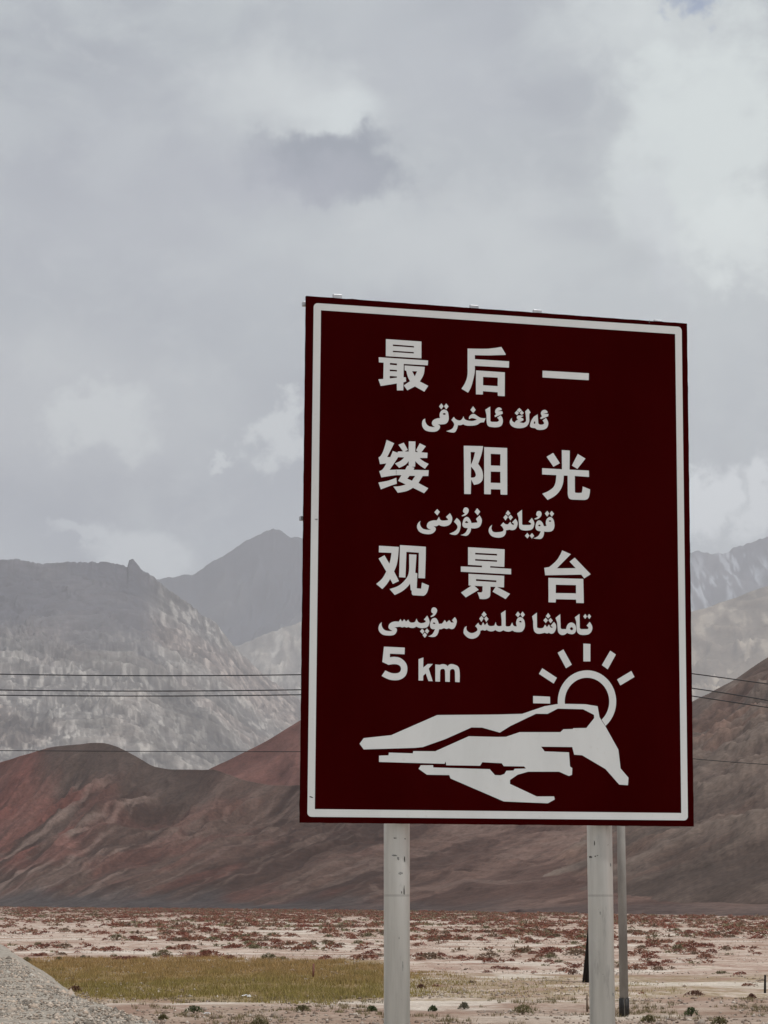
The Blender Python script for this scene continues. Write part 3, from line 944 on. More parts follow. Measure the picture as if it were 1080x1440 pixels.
# third line
glyph(UW, 740, 850, K, ["88,180 160,125 163,350 185,360 s 230,362 262,350 285,308 315,345 345,305 365,345 395,360 400,342 368,325 420,265 s 450,310 s 450,370 s 420,430 s 380,445 345,430 315,442 280,430 s 200,445 s 150,435 s 115,390 105,260",
    "297,178 332,130 368,178 332,212", "260,240 295,202 328,240 297,285", "336,240 368,205 403,243 368,285",
    "443,205 515,148 522,360 540,375 605,375 s 620,320 s 650,285 s 690,275 s 735,300 s 758,360 s 740,430 s 700,452 s 650,445 620,430 s 580,460 s 530,462 s 490,430 478,380 468,270", "660,370 s 685,345 s 712,368 s 690,392",
    "738,195 808,145 812,360 830,375 930,375 s 945,355 915,322 962,265 s 1000,330 s 998,390 s 960,445 s 900,462 s 820,458 s 775,420 765,370 758,260", "865,182 895,145 921,182 895,220", "926,182 955,145 985,182 957,220"])
glyph(UW, 660, 850, K, ["-42,330 s -40,390 s 10,430 s 60,432 s 112,405 125,385 s 110,350 88,330 135,278 s 155,310 185,320 208,270 235,318 270,275 s 300,325 380,320 400,268 s 425,325 490,325 490,240 480,135 548,88 550,325 s 570,335 620,330 650,275 s 675,325 722,332 s 710,280 s 730,215 s 775,192 s 825,230 s 843,300 s 835,360 s 800,410 s 750,420 690,415 650,395 s 610,412 s 560,410 515,392 s 470,412 s 430,408 395,388 s 350,408 s 300,405 265,385 235,398 200,388 165,400 s 160,440 s 120,495 s 40,522 s -30,500 s -85,440 s -85,385 s -70,348",
    "752,264 s 775,248 798,268 775,275", "185,155 222,108 262,155 222,193", "150,215 185,174 216,213 182,265", "226,213 255,180 290,220 255,268", "702,155 738,108 771,150 738,197", "775,150 808,108 842,155 808,200"])
glyph(UW, 520, 850, K, ["180,268 s 182,330 s 220,385 s 280,403 345,402 s 300,375 s 283,345 s 300,295 s 360,262 440,262 465,222 490,262 522,225 550,262 583,230 s 610,270 s 660,275 690,262 710,215 s 735,265 s 780,285 845,270 850,250 820,230 872,170 s 903,240 s 905,290 s 870,345 s 800,360 s 750,355 705,335 s 670,355 s 620,355 590,342 560,352 525,340 490,350 460,338 370,347 s 405,365 s 408,410 s 370,460 s 280,472 s 190,455 s 135,390 s 142,315",
    "762,408 795,368 830,408 800,448", "837,405 868,364 902,405 870,445", "800,464 835,427 868,465 835,508",
    "s 985,205 s 1020,225 1047,295 1097,292 1140,235 1162,275 1207,238 1235,275 1277,275 1247,240 1290,193 s 1319,240 s 1312,300 s 1282,360 s 1242,375 1202,360 1167,373 1127,360 1087,375 1050,378 s 1035,440 s 1000,485 s 950,495 885,485 s 950,450 990,375 s 940,370 s 915,335 s 920,275 s 945,220", "955,287 s 975,272 998,290 975,299",
    "s 933,95 s 950,52 s 990,48 s 1022,85 s 1005,140 s 970,178 930,192 922,180 s 955,155 965,140 s 940,122"])
K2 = 1080 / 140
glyph('numeral', 525, 900, K2, ["115,72 340,83 338,155 180,148 178,188 s 235,183 s 300,200 s 355,255 s 368,320 s 350,385 s 300,425 s 240,437 s 170,428 90,390 130,330 s 190,357 s 240,362 s 283,350 s 300,315 s 285,278 s 235,262 165,270 97,238"])
glyph('letter', 525, 900, K2, ["490,208 542,190 540,300 590,260 645,260 600,310 643,447 597,445 568,362 540,388 540,440 490,440"])
glyph('letter', 525, 900, K2, ["672,265 722,270 s 750,262 s 785,268 805,285 s 835,262 s 880,268 s 920,290 s 935,340 935,458 887,455 885,345 s 875,320 s 855,315 s 835,325 830,345 828,455 780,452 778,340 s 770,318 s 755,313 s 732,320 724,340 722,452 672,450"])


def bshift(s):
    return ' '.join('%g,%g' % (float(a) + 1080, float(b)) for a, b in (k.split(',') for k in s.split()))


mount = ("30,410 62,367 270,345 620,192 1080,188 " + bshift("185,183 355,125 455,108 508,107 665,110 757,125 772,208 785,230 815,275 915,455 932,598 992,668 988,725 922,720 818,602 640,497 580,493 565,435 328,432 355,468 540,475 548,582 565,595 563,645 540,655 465,622 230,622 150,645 92,685 92,715 295,810 427,810 432,833 380,862 45,848 0,828")
         + " 720,673 712,648 542,645 478,600 495,573 588,573 590,590 1018,603 1058,648 " + bshift("20,650 50,640 65,615 120,613 128,600 213,598 200,582 45,580 30,558")
         + " 962,550 945,577 688,573 684,545 675,562 178,548 178,500 250,498 253,477 435,483 438,466 605,467 860,353 " + bshift("0,358 62,357 165,322 475,322 498,300 570,298 572,292 673,290 732,215 730,190 648,148 455,143 378,183 290,182 95,275 15,325")
         + " 960,287 880,286 680,375 510,435 450,441 62,453")
glyph('mountain_emblem', 500, 970, 5.4, [mount])
K3 = 6.75
ring = []
a0, a1 = math.atan2(-24 / 297, -278 / 277), math.atan2(229 / 297, 171 / 277)
def ell(rx, ry, a): return (576 + rx * math.cos(a), 619 + ry * math.sin(a))
A0 = math.pi - math.asin((641 - 619) / 297); A1 = 2 * math.pi + math.asin((848 - 619) / 297)
outer = [ell(277, 297, A0 + (A1 - A0) * i / 70) for i in range(71)]
B0 = math.pi - math.asin((640 - 619) / 227); B1 = 2 * math.pi + math.asin((790 - 619) / 227)
inner = [ell(211.5, 227, B0 + (B1 - B0) * i / 60) for i in range(61)][::-1]
glyph('sun_ring', 740, 895, K3, [outer + inner])
for r in ("542,68 608,72 608,237 542,237", "298,155 352,123 432,268 377,302", "152,302 290,393 260,447 120,355", "65,565 225,572 226,637 65,634", "797,135 850,172 773,312 718,272", "997,328 1027,385 893,465 862,408"):
    glyph('sun_ray', 740, 895, K3, [r])


def rrect(cs, r):
    """rounded quad in sign metres -> photo-free loop"""
    out = []
    n = len(cs)
    for i in range(n):
        p = Vector(cs[i]); a = (Vector(cs[i - 1]) - p).normalized(); b = (Vector(cs[(i + 1) % n]) - p).normalized()
        if r <= 0: out.append(tuple(p)); continue
        for k in range(7):
            t = k / 6 * math.pi / 2
            out.append(tuple(p + a * r * (1 - math.sin(t)) + b * r * (1 - math.cos(t))))
    return out


_sp = sp
def border():
    oc = [_sp(441.1, 426.1), _sp(958.5, 459.8), _sp(967.3, 1153.7), _sp(432.1, 1148.6)]
    ic = [_sp(451.3, 436.3), _sp(949.3, 469.8), _sp(958, 1143.3), _sp(442.6, 1137.8)]
    global sp
    sp = lambda x, y: (x, y)
    o = glyph('border', 0, 0, 1, [rrect(oc, .024), rrect(ic, 0)])
    sp = _sp
    return o


border()


# --- posts
def tube(name, p0, p1, r0, r1, m, seg=24, caps=True, parent=None):
    p0, p1 = Vector(p0), Vector(p1)
    d = (p1 - p0); q = d.to_track_quat('Z', 'X')
    v = []
    for p, r in ((p0, r0), (p1, r1)):
        for i in range(seg):
            a = 2 * math.pi * i / seg
            v.append(p + q @ Vector((math.cos(a) * r, math.sin(a) * r, 0)))
    f = [(i, (i + 1) % seg, (i + 1) % seg + seg, i + seg) for i in range(seg)]
    o = mesh_obj(name, v, f + ([tuple(range(seg))[::-1], tuple(range(seg, 2 * seg))] if caps else []), m, parent)
    for pl in o.data.polygons: pl.use_smooth = len(pl.vertices) == 4
    return o


def post_mat():
    m, t, b = mat('galvanised_post', (.5, .5, .48), .42, .5, .55)
    co = t.new('ShaderNodeTexCoord').outputs['Object']
    n = t.noise(t.scale(co, (6, 6, .5)), 3.0, 6, .6)
    n2 = t.noise(t.scale(co, (1, 1, .25)), 9.0, 5, .7)
    n3 = t.noise(t.scale(co, (1, 1, 1.8)), 16.0, 4, .7)
    c = t.mix(t.ramp(n, .3, .7), (.62, .625, .615), (.76, .765, .755))
    c = t.mix(t.m('MULTIPLY', t.ramp(n2, .58, .75), .55), c, (.33, .33, .33))
    c = t.mix(t.m('MULTIPLY', t.ramp(n3, .70, .76), .7), c, (.10, .10, .095))
    s_ = t.new('ShaderNodeSeparateXYZ'); t.l.new(co, s_.inputs[0])
    rim = t.ramp(t.m('ABSOLUTE', t.m('SUBTRACT', t.m('FRACT', t.m('MULTIPLY', s_.outputs[2], 1.31)), .5)), .488, .496)
    c = t.mix(t.m('MULTIPLY', rim, .35), c, (.3, .3, .3))
    t.set(b.inputs['Base Color'], c)
    t.l.new(t.ramp(n2, .3, .7, .34, .52), b.inputs['Roughness'])
    return m


POST = post_mat()
PR = .0735
for pxc in (558, 844.3):
    p = plane_hit(pxc, 1250, .078 + PR)
    r_ = PR
    top = SC.z + SIGN_H / 2 - .12
    o = tube('post', Vector((p.x, p.y, EZ - .25)) - base_c, Vector((p.x, p.y, top)) - base_c, r_, r_, POST, 40, parent=sign)
    tube('post_cap', Vector((p.x, p.y, top + .001)) - base_c, Vector((p.x, p.y, top + .02)) - base_c, r_ + .004, r_ - .02, STEEL_D, 24, parent=sign)
    for zz in (SIGN_H / 2 - .035, SIGN_H / 2 - 1.285, -SIGN_H / 2 + .45):
        tube('clamp', Vector((p.x, p.y, SC.z + zz - .025)) - base_c, Vector((p.x, p.y, SC.z + zz + .025)) - base_c, r_ + .004, r_ + .004, ALU, 24, parent=sign)

# --- scuffs and tape marks on posts and border
SCUFF = noisy('scuff_grime', (.05, .05, .045), (.11, .105, .10), 40, .8, .1)
GRIME = noisy('grey_grime', (.22, .22, .21), (.30, .30, .29), 40, .8, .1)


def post_scuff(cx, px, py, wpx, hpx, m, sd_):
    rs = random.Random(sd_)
    c = plane_hit(cx, 1250, .078 + PR)
    base_dir = Vector((-c.x, -c.y, 0)).normalized()
    R_ = PR + .0012
    th0 = math.asin(max(-.95, min(.95, (px - cx) / 18.0)))
    z = plane_hit(px, py, .078).z
    hw = wpx / 18.0 / 2 / max(.35, math.cos(th0)); hh = hpx / 2 * 13.1 / F
    ring_ = []
    for k in range(12):
        a = 2 * math.pi * k / 12; r_ = rs.uniform(.55, 1.15)
        ring_.append((th0 + hw * r_ * math.cos(a), z + hh * r_ * math.sin(a)))
    v = []
    for th, zz in [(th0, z)] + ring_:
        # th > 0 goes to the right in the picture
        d = Vector((base_dir.x * math.cos(th) - base_dir.y * math.sin(th), base_dir.x * math.sin(th) + base_dir.y * math.cos(th), 0))
        v.append(Vector((c.x, c.y, zz)) + d * R_ - base_c)
    f = [(0, k + 1, (k + 1) % 12 + 1) for k in range(12)]
    mesh_obj('scuff', v, f, m, sign)


for k, a in enumerate([(558, 555.5, 1178.5, 5, 1.6, SCUFF), (558, 569.5, 1179.5, 3, 1.5, GRIME), (558, 555, 1203, 8, 3, GRIME), (558, 560, 1207.5, 3.5, 6, GRIME),
                       (558, 568.5, 1208, 2, 9, SCUFF), (558, 563, 1228, 9, 5, GRIME), (558, 568, 1253, 1.6, 16, SCUFF), (558, 564.5, 1255, 1.6, 5, SCUFF),
                       (558, 566, 1358, 1.2, 14, GRIME), (558, 561, 1319, 1.4, 4, GRIME),
                       (844.3, 831, 1205, 5, 3.4, SCUFF), (844.3, 838, 1204, 2.5, 2, SCUFF), (844.3, 841, 1203, 2.5, 1.2, SCUFF), (844.3, 837, 1186, 1.3, 8, SCUFF),
                       (844.3, 859, 1216, 1.8, 5, GRIME), (844.3, 843.5, 1284, 1.6, 5, GRIME), (844.3, 860, 1399, 2, 6, GRIME)]):
    post_scuff(*a, 40 + k)


def flat_scuff(pts):
    v = [(x, -.0022, z) for x, z in (sp(*p) for p in pts)]
    n_ = len(v)
    sign_child(mesh_obj('scuff', v, [tuple(range(n_))[::-1]], SCUFF if n_ > 4 else GRIME))


flat_scuff([(434.8, 1119.8), (437, 1119.6), (440, 1121.2), (440.2, 1122.2), (437.5, 1121.8), (435.2, 1120.8)])
flat_scuff([(442, 729.8), (446.5, 729.3), (446.8, 731.2), (444, 731.6)])
flat_scuff([(556.6, 661.5), (557.6, 661.5), (557.2, 667.5), (556.8, 667.5)])
flat_scuff([(912.7, 450.2), (913.4, 450.2), (913.2, 454.5), (912.8, 454.5)])


# ================================================================== UTILITY POLE, LINES, STAKES
PY = 53.5
CONC = noisy('pole_concrete', (.25, .24, .225), (.34, .33, .31), 3.0, .85, .15, stretch=(1, 1, .3), bump=.3)
BLACK = noisy('black_paint', (.012, .011, .011), (.03, .027, .025), 12, .6, .3)
pb = on_plain(877.7, 1417)
pb = at_depth(877.7, 1417, PY); gz = float(plain_z(np.array([pb.x]), np.array([pb.y]))[0])
pole = tag(empty('utility_pole', (pb.x, pb.y, gz)), 'thin grey concrete utility pole with a black painted foot behind the right sign post', 'utility pole')
pw = .105
def lbox(name, x0, x1, y0, y1, za, zb, m, par, taper=1.0):
    cx, cy = (x0 + x1) / 2, (y0 + y1) / 2
    v = []
    for z, k in ((za, 1.0), (zb, taper)):
        for x, y in ((x0, y0), (x1, y0), (x1, y1), (x0, y1)):
            v.append((x if name != 'shaft' else x * k, y if name != 'shaft' else y * k, z))
    return mesh_obj(name, v, [(3, 2, 1, 0), (4, 5, 6, 7), (0, 1, 5, 4), (1, 2, 6, 5), (2, 3, 7, 6), (3, 0, 4, 7)], m, par)
tube('shaft', (0, 0, -.3), (0, 0, 8.75), .105, .088, CONC, 20, parent=pole)
# black painted foot in two leaves with a pale joint between them
def half_shell(a0, a1, z0, z1, zslant, r):
    v = []; N = 12
    for j, z in enumerate((z0, z1)):
        for i in range(N + 1):
            a = a0 + (a1 - a0) * i / N
            zz = z + (zslant * math.cos(a) if j == 0 else 0)
            v.append((math.cos(a) * r, math.sin(a) * r, zz))
    f = [(i, i + 1, i + N + 2, i + N + 1) for i in range(N)]
    o = mesh_obj('painted_foot', v, f, BLACK, pole, True)
    md = o.modifiers.new('solid', 'SOLIDIFY'); md.thickness = .012; md.offset = 1
    return o
half_shell(math.radians(-84), math.radians(84), .0, .40, .05, .108)
half_shell(math.radians(96), math.radians(264), .0, .40, .0, .108)

WIRE = mat('wire', (.02, .02, .022), .5, .3)[0]
INS = noisy('brown_porcelain', (.12, .06, .04), (.18, .10, .07), 8, .3, .5)
# crossarm direction roughly across the lines
P0 = Vector((pb.x, pb.y, 0))
dL = Vector((-.995, .10, 0)).normalized(); dR = Vector((.86, .50, 0)).normalized()
arm = Vector((dL.y - dR.y, dR.x - dL.x, 0)).normalized() * 1
arm = Vector((.12, .99, 0)).normalized()


def col_point(px, py, p0, d):
    """point above the plan line p0+s*d seen in that column and row"""
    v = ray(px, py)
    # cross product in plan: (p0 + s d) x v = 0
    s = -(p0.x * v.y - p0.y * v.x) / (d.x * v.y - d.y * v.x)
    q = p0 + d * s
    k = q.y / v.y
    return s, EYE + v.z * k


lines = [  # left rows at px 0 and 420, row at the pole, right rows at px 975 and 1077, arm offset, label
    (948.0, 948.8, 934.0, 947.5, 961.5, 0.0, 'highest of the four black power lines, running level across the pale mountain'),
    (970.3, 970.0, 955.0, 968.0, 984.5, -.55, 'upper of the two closely spaced power lines in the middle'),
    (977.6, 977.0, 963.0, 979.0, 994.5, .55, 'lower of the two closely spaced power lines in the middle'),
    (1055.5, 1057.0, 1056.0, 1067.0, 1075.0, 0.12, 'lowest thin power line, crossing the rounded top of the brown hill')]
arm_z = None
for i, (l0, l1, pp, r0, r1, off, lab) in enumerate(lines):
    base = P0 + arm * off
    zp = at_depth(878, pp, base.y).z
    pts = []
    sL = [col_point(0, l0, base, dL), col_point(420, l1, base, dL)]
    cL = np.polyfit([0, sL[1][0], sL[0][0]], [zp, sL[1][1], sL[0][1]], 2)
    sR = [col_point(975, r0, base, dR), col_point(1077, r1, base, dR)]
    cR = np.polyfit([0, sR[0][0], sR[1][0]], [zp, sR[0][1], sR[1][1]], 2)
    for s in np.linspace(42, 0, 40)[:-1]:
        q = base + dL * s; pts.append((q.x, q.y, np.polyval(cL, s)))
    sm = sR[1][0] * 1.6
    for s in np.linspace(0, sm, 20):
        q = base + dR * s
        z = np.polyval(cR, s)
        pts.append((q.x, q.y, z))
    cu = bpy.data.curves.new('power_line', 'CURVE'); cu.dimensions = '3D'
    cu.bevel_depth = (.013, .013, .013, .009)[i]; cu.bevel_resolution = 2
    sp_ = cu.splines.new('POLY'); sp_.points.add(len(pts) - 1)
    for p_, c_ in zip(sp_.points, pts): p_.co = (*c_, 1)
    cu.materials.append(WIRE)
    tmp = bpy.data.objects.new('tmp', cu); COL.objects.link(tmp)
    wm = bpy.data.meshes.new_from_object(tmp.evaluated_get(bpy.context.evaluated_depsgraph_get()))
    bpy.data.objects.remove(tmp)
    wo = link('power_line', wm); tag(wo, lab, 'power line', 'power lines strung behind the sign')
    # insulator under the line
    rel = base - Vector((pb.x, pb.y, 0))
    if i < 3:
        zb = zp - gz
        for k in range(3):
            tube('insulator', (rel.x, rel.y, zb - .17 + k * .05), (rel.x, rel.y, zb - .13 + k * .05), .055, .03, INS, 12, parent=pole)
        tube('insulator_pin', (rel.x, rel.y, zb - .32), (rel.x, rel.y, zb - .165), .012, .012, STEEL_D, 8, parent=pole)
        if i == 2: arm_z = zb - .36
zz = arm_z
ao = lbox('crossarm', -.05, .05, -.75, .75, zz, zz + .09, STEEL_D, pole)
ao.rotation_euler = (0, 0, math.atan2(-arm.x, arm.y))


# leaning dark strut half hidden by the right sign post
def lean(name, pxb, pyb, pxt, pyt, Y, r0, r1, m, label, cat, seg=10, dy=0.0):
    a = at_depth(pxb, pyb, Y); b = at_depth(pxt, pyt, Y + dy)
    gz_ = float(plain_z(np.array([a.x]), np.array([a.y]))[0])
    bias = Vector((a.x, a.y, min(a.z, gz_)))
    o = tube(name, Vector((0, 0, -.1)), b - bias, r0, r1, m, seg)
    o.location = bias
    return tag(o, label, cat)


def on_ground_depth(px, py):
    return on_plain(px, py).y


DW = noisy('dark_timber', (.008, .006, .006), (.016, .012, .011), 6, .8, .2, stretch=(1, 1, .2))
lean('strut', 826.5, 1381, 845, 1165, on_ground_depth(826, 1381), .19, .10, DW, 'dark leaning timber strut half hidden behind the right sign post', 'strut', 12)
lean('stake', 825.8, 1420, 825.6, 1399, on_ground_depth(825, 1420), .03, .024, noisy('weathered_wood', (.13, .09, .06), (.2, .15, .11), 10), 'short brown stake close beside the right sign post, below the dark strut', 'stake', 8)
lean('stake', 440.5, 1372, 441, 1355, on_ground_depth(440, 1374), .04, .03, noisy('red_wood', (.16, .06, .045), (.2, .09, .07), 10), 'small reddish stake standing in the yellow grass', 'stake', 8)
lean('stake', 1075.5, 1397, 1076, 1371, on_ground_depth(1075, 1397), .035, .03, DW, 'short black stake at the far right of the plain', 'stake', 8)


# ================================================================== PLANTS
def bush_mesh(name, n, rad, h, leaf, material, seed, cols, upright=.0, stems=8):
    rgb = np.random.default_rng(seed)
    a = rgb.uniform(0, 6.283, n); rr_ = rad * np.sqrt(rgb.uniform(0, 1, n))
    lob = 1 + .35 * np.sin(a * 3 + seed) + .2 * np.sin(a * 5 + seed * 2)
    rr_ = rr_ * lob
    zc = h * (1 - (rr_ / (rad * 1.5)) ** 2) * rgb.uniform(.15, 1.0, n) ** .7
    C = np.c_[rr_ * np.cos(a), rr_ * np.sin(a), np.clip(zc, .02, None)]
    out = C / (np.linalg.norm(C, axis=1)[:, None] + 1e-6)
    out[:, 2] += upright; out += rgb.normal(0, .35, (n, 3)); out /= np.linalg.norm(out, axis=1)[:, None]
    side = np.cross(out, rgb.normal(0, 1, (n, 3))); side /= np.linalg.norm(side, axis=1)[:, None]
    L = leaf * rgb.uniform(.6, 1.4, n)[:, None]; Wd = L * .38
    V = np.stack([C - side * Wd, C + side * Wd, C + out * L * 1.3], 1)
    V[..., 2] = np.clip(V[..., 2], -.01, None)
    # stems
    st = []
    for k in range(stems):
        aa = rgb.uniform(0, 6.283); q = rad * .7
        tip = np.array([math.cos(aa) * q, math.sin(aa) * q, h * rgb.uniform(.5, .9)])
        sd_ = np.array([-math.sin(aa), math.cos(aa), 0]) * .012
        st.append([-sd_, sd_, tip])
    V = np.concatenate([V, np.array(st)], 0)
    m_ = len(V)
    cc = lerp(cols[0], cols[1], rgb.uniform(0, 1, m_)); cc = cc * rgb.uniform(.75, 1.2, m_)[:, None]
    cc[-stems:] = (.10, .07, .05)
    return V, cc


SHRUB = tint_only('shrub_leaves')
OLVC = ((.16, .14, .08), (.23, .20, .12)); RED2 = ((.22, .10, .065), (.32, .17, .12))
REDC = ((.19, .065, .048), (.27, .12, .085))
BRNC = ((.16, .105, .07), (.25, .18, .125))
protos = []
for k in range(8):
    V, cc = bush_mesh('p', 240, .20, .17, .040, SHRUB, 100 + k, (REDC, REDC, RED2, REDC, BRNC, RED2, BRNC, OLVC)[k])
    me = fast_mesh('desert_shrub', V.reshape(-1, 3), np.arange(len(V) * 3).reshape(-1, 3), SHRUB, False, np.repeat(cc, 3, axis=0))
    protos.append(me)

rgs = np.random.default_rng(77)
# candidate positions over the plain, denser in drifts
cand = []
N = 125000
dmin, dmax = 58., 900.
d_ = np.sqrt(rgs.uniform(dmin ** 2, dmax ** 2, N)); a_ = rgs.uniform(-.30, .30, N)
bx, by = d_ * np.sin(a_), d_ * np.cos(a_)
den = fbm(bx / 9, by / 22, 4, 301) * .8
pxx = 540 + F * bx / by
lim = hill_base(pxx)
ok = (den + rgs.uniform(-.3, .3, N) > .05) & (by < lim * .97)
# clear of the grass, the bare foreground and thinner to the near left
nearfac = sstep(66, 100, by)
ok &= rgs.uniform(0, 1, N) < (.05 + .95 * nearfac)
ok &= rgs.uniform(0, 1, N) < (.45 + .55 * sstep(60, 330, pxx))
grass_zone = (by > 54) & (by < 101) & (pxx < 600)
ok &= ~grass_zone
bx, by = bx[ok], by[ok]
dist = np.hypot(bx, by)
scl = np.clip(rgs.lognormal(-.12, .38, len(bx)), .4, 1.7) * (.62 + .38 * sstep(70, 110, by))
show = scl / dist * ((np.abs(540 + F * bx / by - 540) < 545))
order = np.argsort(-show)
print('shrubs', len(order))
G = 'low reddish shrubs dotted over the salt plain'
for i in order[:290]:
    o = bpy.data.objects.new('desert_shrub', protos[int(rgs.integers(0, 8))])
    COL.objects.link(o)
    s = float(scl[i])
    o.location = (float(bx[i]), float(by[i]), float(plain_z(bx[i:i + 1], by[i:i + 1])[0]) - .015)
    o.scale = (s * float(rgs.uniform(.9, 1.7)), s, s * float(rgs.uniform(.75, 1.1)))
    o.rotation_euler = (0, 0, float(rgs.uniform(-.5, .5)))
    pz_ = 540 + F * bx[i] / by[i]; rw = HOR + EYE * F / by[i]
    where = ('above the grass patch' if pz_ < 300 else 'just left of left post' if pz_ < 541 else 'between posts near left post' if pz_ < 690 else 'between posts near right post' if pz_ < 845 else 'right of utility pole' if pz_ < 970 else 'near right picture edge')
    row_ = 'far out' if rw < 1300 else 'halfway out' if rw < 1320 else 'in nearer part'
    hue = 'olive' if o.data == protos[7] else 'brown' if o.data in (protos[4], protos[6]) else 'reddish'
    size = 'small' if s < .85 else 'broad'
    tag(o, '%s %s shrub %s on salt plain, %s' % (size, hue, row_, where), 'shrub', G)
rest = order[290:]
VV, CC = [], []
small = []
for k in range(6):
    V, cc = bush_mesh('p', 30, .22, .18, .10, SHRUB, 200 + k, (REDC, RED2, REDC, BRNC, RED2, OLVC)[k], stems=2)
    small.append((V, cc))
for i in rest:
    V, cc = small[int(rgs.integers(0, 6))]
    s = scl[i]; wx = rgs.uniform(.9, 1.8)
    z = float(plain_z(bx[i:i + 1], by[i:i + 1])[0])
    VV.append(V * np.array([s * wx, s, s]) + np.array([bx[i], by[i], z - .01])); CC.append(cc * rgs.uniform(.8, 1.15))
VV = np.concatenate(VV); CC = np.concatenate(CC)
me = fast_mesh('distant_scrub', VV.reshape(-1, 3), np.arange(len(VV) * 3).reshape(-1, 3), SHRUB, False, np.repeat(CC, 3, axis=0))
link('distant_scrub', me, 'stuff')


# --- grass meadow
def blades(P, h, wd, cols, seed):
    r_ = np.random.default_rng(seed); n = len(P)
    a = r_.uniform(0, 3.1416, n); sd_ = np.c_[np.cos(a), np.sin(a), a * 0] * wd[:, None] * .5
    ln = r_.normal(0, .28, (n, 3)) * h[:, None]; ln[:, 2] = h
    V = np.stack([P - sd_, P + sd_, P + ln], 1)
    return V.reshape(-1, 3), np.arange(n * 3).reshape(-1, 3), np.repeat(cols, 3, axis=0)


GR = tint_only('grass_blades')
N = 330000
gy = rgs.uniform(50, 108, N); gx = rgs.uniform(-19, 12, N)
gp = 540 + F * gx / gy; row = HOR + EYE * F / gy
edge_n = fbm(gx / 3, gy / 8, 4, 401)
edge2 = fbm(gx / .7, gy / 2.2, 3, 402)
clump = fbm(gx / 1.1, gy / 3.0, 3, 403)
top = np.interp(gp, [30, 60, 200, 400, 540, 700, 960], [1349, 1346, 1344.5, 1346, 1356, 1374, 1380])
bot = np.interp(gp, [30, 60, 90, 130, 200, 540, 700, 960], [1350, 1365, 1382, 1394, 1400, 1401, 1398, 1394])
wgt = sstep(-4, 4, row - top + 9 * edge_n + 4 * edge2) * sstep(-5, 5, bot - row + 12 * edge_n + 6 * edge2) * sstep(25, 60, gp + 20 * edge_n)
side = 1 - .88 * sstep(525, 700, gp + 60 * edge_n)
side = side * (1 - sstep(850, 1000, gp))
wgt = wgt * side * (.45 + .75 * sstep(-.3, .25, clump))
okg = rgs.uniform(0, 1, N) < wgt
gx, gy, row, gp, edge_n, clump = gx[okg], gy[okg], row[okg], gp[okg], edge_n[okg], clump[okg]
n = len(gx); print('grass', n)
k = sstep(1352, 1390, row + 16 * edge_n)
gc = lerp((.37, .235, .10), (.255, .205, .068), np.clip(k + .6 * clump, 0, 1)) * rgs.uniform(.75, 1.2, n)[:, None]
st_ = rgs.uniform(0, 1, n) < (.30 * (1 - k) + .05)
gc[st_] = np.array((.28, .20, .09)) * rgs.uniform(.8, 1.1, st_.sum())[:, None]
hh = (.06 + .13 * rgs.uniform(0, 1, n) ** 1.5) * (1 + .5 * clump) * np.where(gp > 560, .7, 1)
V, Fc, C = blades(np.c_[gx, gy, plain_z(gx, gy) - .01], hh, rgs.uniform(.012, .028, n), gc, 5)
link('meadow_grass', fast_mesh('meadow_grass', V, Fc, GR, False, C), 'stuff')

# thin dry tufts over the near soil
N = 2600
ty = rgs.uniform(45, 62, N); tx = rgs.uniform(-.19, .19, N) * ty
okt = fbm(tx / 2.5, ty / 4, 4, 501) > .12
tx, ty = tx[okt], ty[okt]
VV, CC = [], []
for x, y in zip(tx, ty):
    m_ = 14
    P = np.c_[x + rgs.normal(0, .05, m_), y + rgs.normal(0, .05, m_), np.full(m_, float(plain_z(np.array([x]), np.array([y]))[0]) - .01)]
    kk = rgs.uniform(0, 1)
    cl_ = lerp((.17, .15, .075), (.26, .20, .12), np.full(m_, kk)) * rgs.uniform(.7, 1.2, m_)[:, None]
    V, Fc, C = blades(P, rgs.uniform(.04, .13, m_), rgs.uniform(.012, .025, m_), cl_, int(x * 99) % 999 + 1)
    VV.append(V); CC.append(C)
VV = np.concatenate(VV); CC = np.concatenate(CC)
link('dry_tufts', fast_mesh('dry_tufts', VV, np.arange(len(VV)).reshape(-1, 3), GR, False, CC), 'stuff')

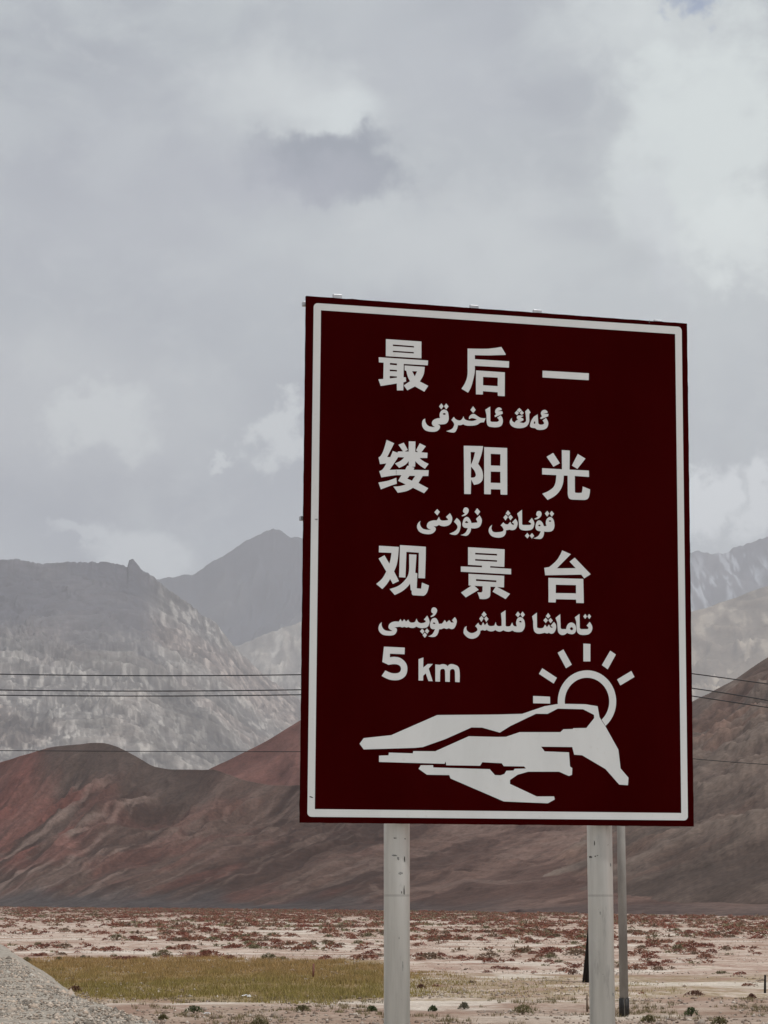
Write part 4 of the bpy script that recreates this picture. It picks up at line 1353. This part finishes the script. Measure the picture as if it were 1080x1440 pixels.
# --- single tufts and shrubs one can point at
GRN = ((.055, .075, .035), (.10, .12, .05)); OLV = ((.12, .115, .055), (.19, .16, .08)); RDB = ((.12, .055, .04), (.17, .09, .06)); GRY = ((.13, .125, .09), (.20, .18, .13))
singles = [
    (37, 1354, 13, 8, OLV, 'round olive tuft at the left tip of the yellow grass'),
    (83, 1351, 9, 6, OLV, 'small olive tuft on the upper left edge of the grass, second from the left'),
    (117, 1348, 9, 5, GRY, 'small grey-green tuft on the upper edge of the grass, third from the left'),
    (106, 1394, 18, 8, RDB, 'reddish-brown clump where the grass meets the gravel bank'),
    (273, 1425, 24, 10, GRN, 'dark green shrub on bare soil below the grass, beside the small white scrap'),
    (229, 1434, 12, 7, OLV, 'small olive shrub low at the edge of the gravel bank'),
    (364, 1443, 26, 10, OLV, 'yellow-green tuft cut by the bottom edge, left of the left sign post'),
    (425, 1424, 22, 9, OLV, 'olive shrub standing alone between the white scrap and the left sign post'),
    (523, 1421, 14, 8, GRN, 'dark shrub just left of the left sign post'),
    (609, 1421, 11, 8, GRN, 'compact dark green shrub just right of the left sign post'),
    (653, 1417, 13, 9, GRY, 'grey-green shrub between the posts, second from the left post'),
    (735, 1424, 28, 13, OLV, 'wide olive shrub on the bare soil midway between the posts'),
    (592, 1389, 12, 6, RDB, 'brown clump on the thin strip of grass right of the left post'),
    (806, 1371, 16, 8, RDB, 'brown shrub left of the dark strut'),
    (972, 1428, 20, 12, GRN, 'green shrub right of the utility pole near the bottom edge'),
    (1012, 1441, 22, 12, OLV, 'olive tuft at the bottom edge towards the right corner'),
    (912, 1436, 20, 10, OLV, 'low olive tuft in front of the utility pole foot'),
    (977, 1399, 24, 7, RDB, 'flat brown shrub on the white salt patch right of the utility pole'),
    (1057, 1402, 10, 6, RDB, 'small dark brown shrub near the right edge beside the salt patch'),
]
for j, (px, py, wpx, hpx, cols, lab) in enumerate(singles):
    p = on_plain(px, py)
    wr = wpx / F * p.y / 2; hr = hpx / F * p.y
    V, cc = bush_mesh('s', 380, wr * .9, hr * 1.05, max(.030, wr * .13), SHRUB, 900 + j, cols, upright=.4)
    me = fast_mesh('shrub', V.reshape(-1, 3), np.arange(len(V) * 3).reshape(-1, 3), SHRUB, False, np.repeat(cc, 3, axis=0))
    o = link('shrub', me)
    o.location = (p.x, p.y, float(plain_z(np.array([p.x]), np.array([p.y]))[0]) - .015)
    tag(o, lab, 'shrub')

# --- two white scraps of litter
LIT = noisy('white_plastic', (.75, .75, .76), (.62, .61, .60), 12, .5, .4)
for (px, py, wpx, lab, sd_) in ((346, 1404, 16, 'larger crumpled white scrap lying at the lower edge of the grass', 3), (291, 1426, 9, 'smaller white scrap on bare soil beside the dark green shrub', 5)):
    p = on_plain(px, py); wr = wpx / F * p.y
    rl = random.Random(sd_); v = []; f = []
    nx_, ny_ = 8, 5
    for i in range(nx_):
        for j in range(ny_):
            v.append(((i / (nx_ - 1) - .5) * wr + rl.uniform(-.02, .02), (j / (ny_ - 1) - .5) * wr * .7 + rl.uniform(-.02, .02), rl.uniform(.0, .32) * wr * .8 * math.sin(math.pi * (i + .5) / nx_)))
    for i in range(nx_ - 1):
        for j in range(ny_ - 1):
            a = i * ny_ + j; f.append((a, a + ny_, a + ny_ + 1, a + 1))
    o = mesh_obj('litter', v, f, LIT)
    md = o.modifiers.new('solid', 'SOLIDIFY'); md.thickness = .003
    o.location = (p.x, p.y, float(plain_z(np.array([p.x]), np.array([p.y]))[0]) + .01)
    tag(o, lab, 'litter')
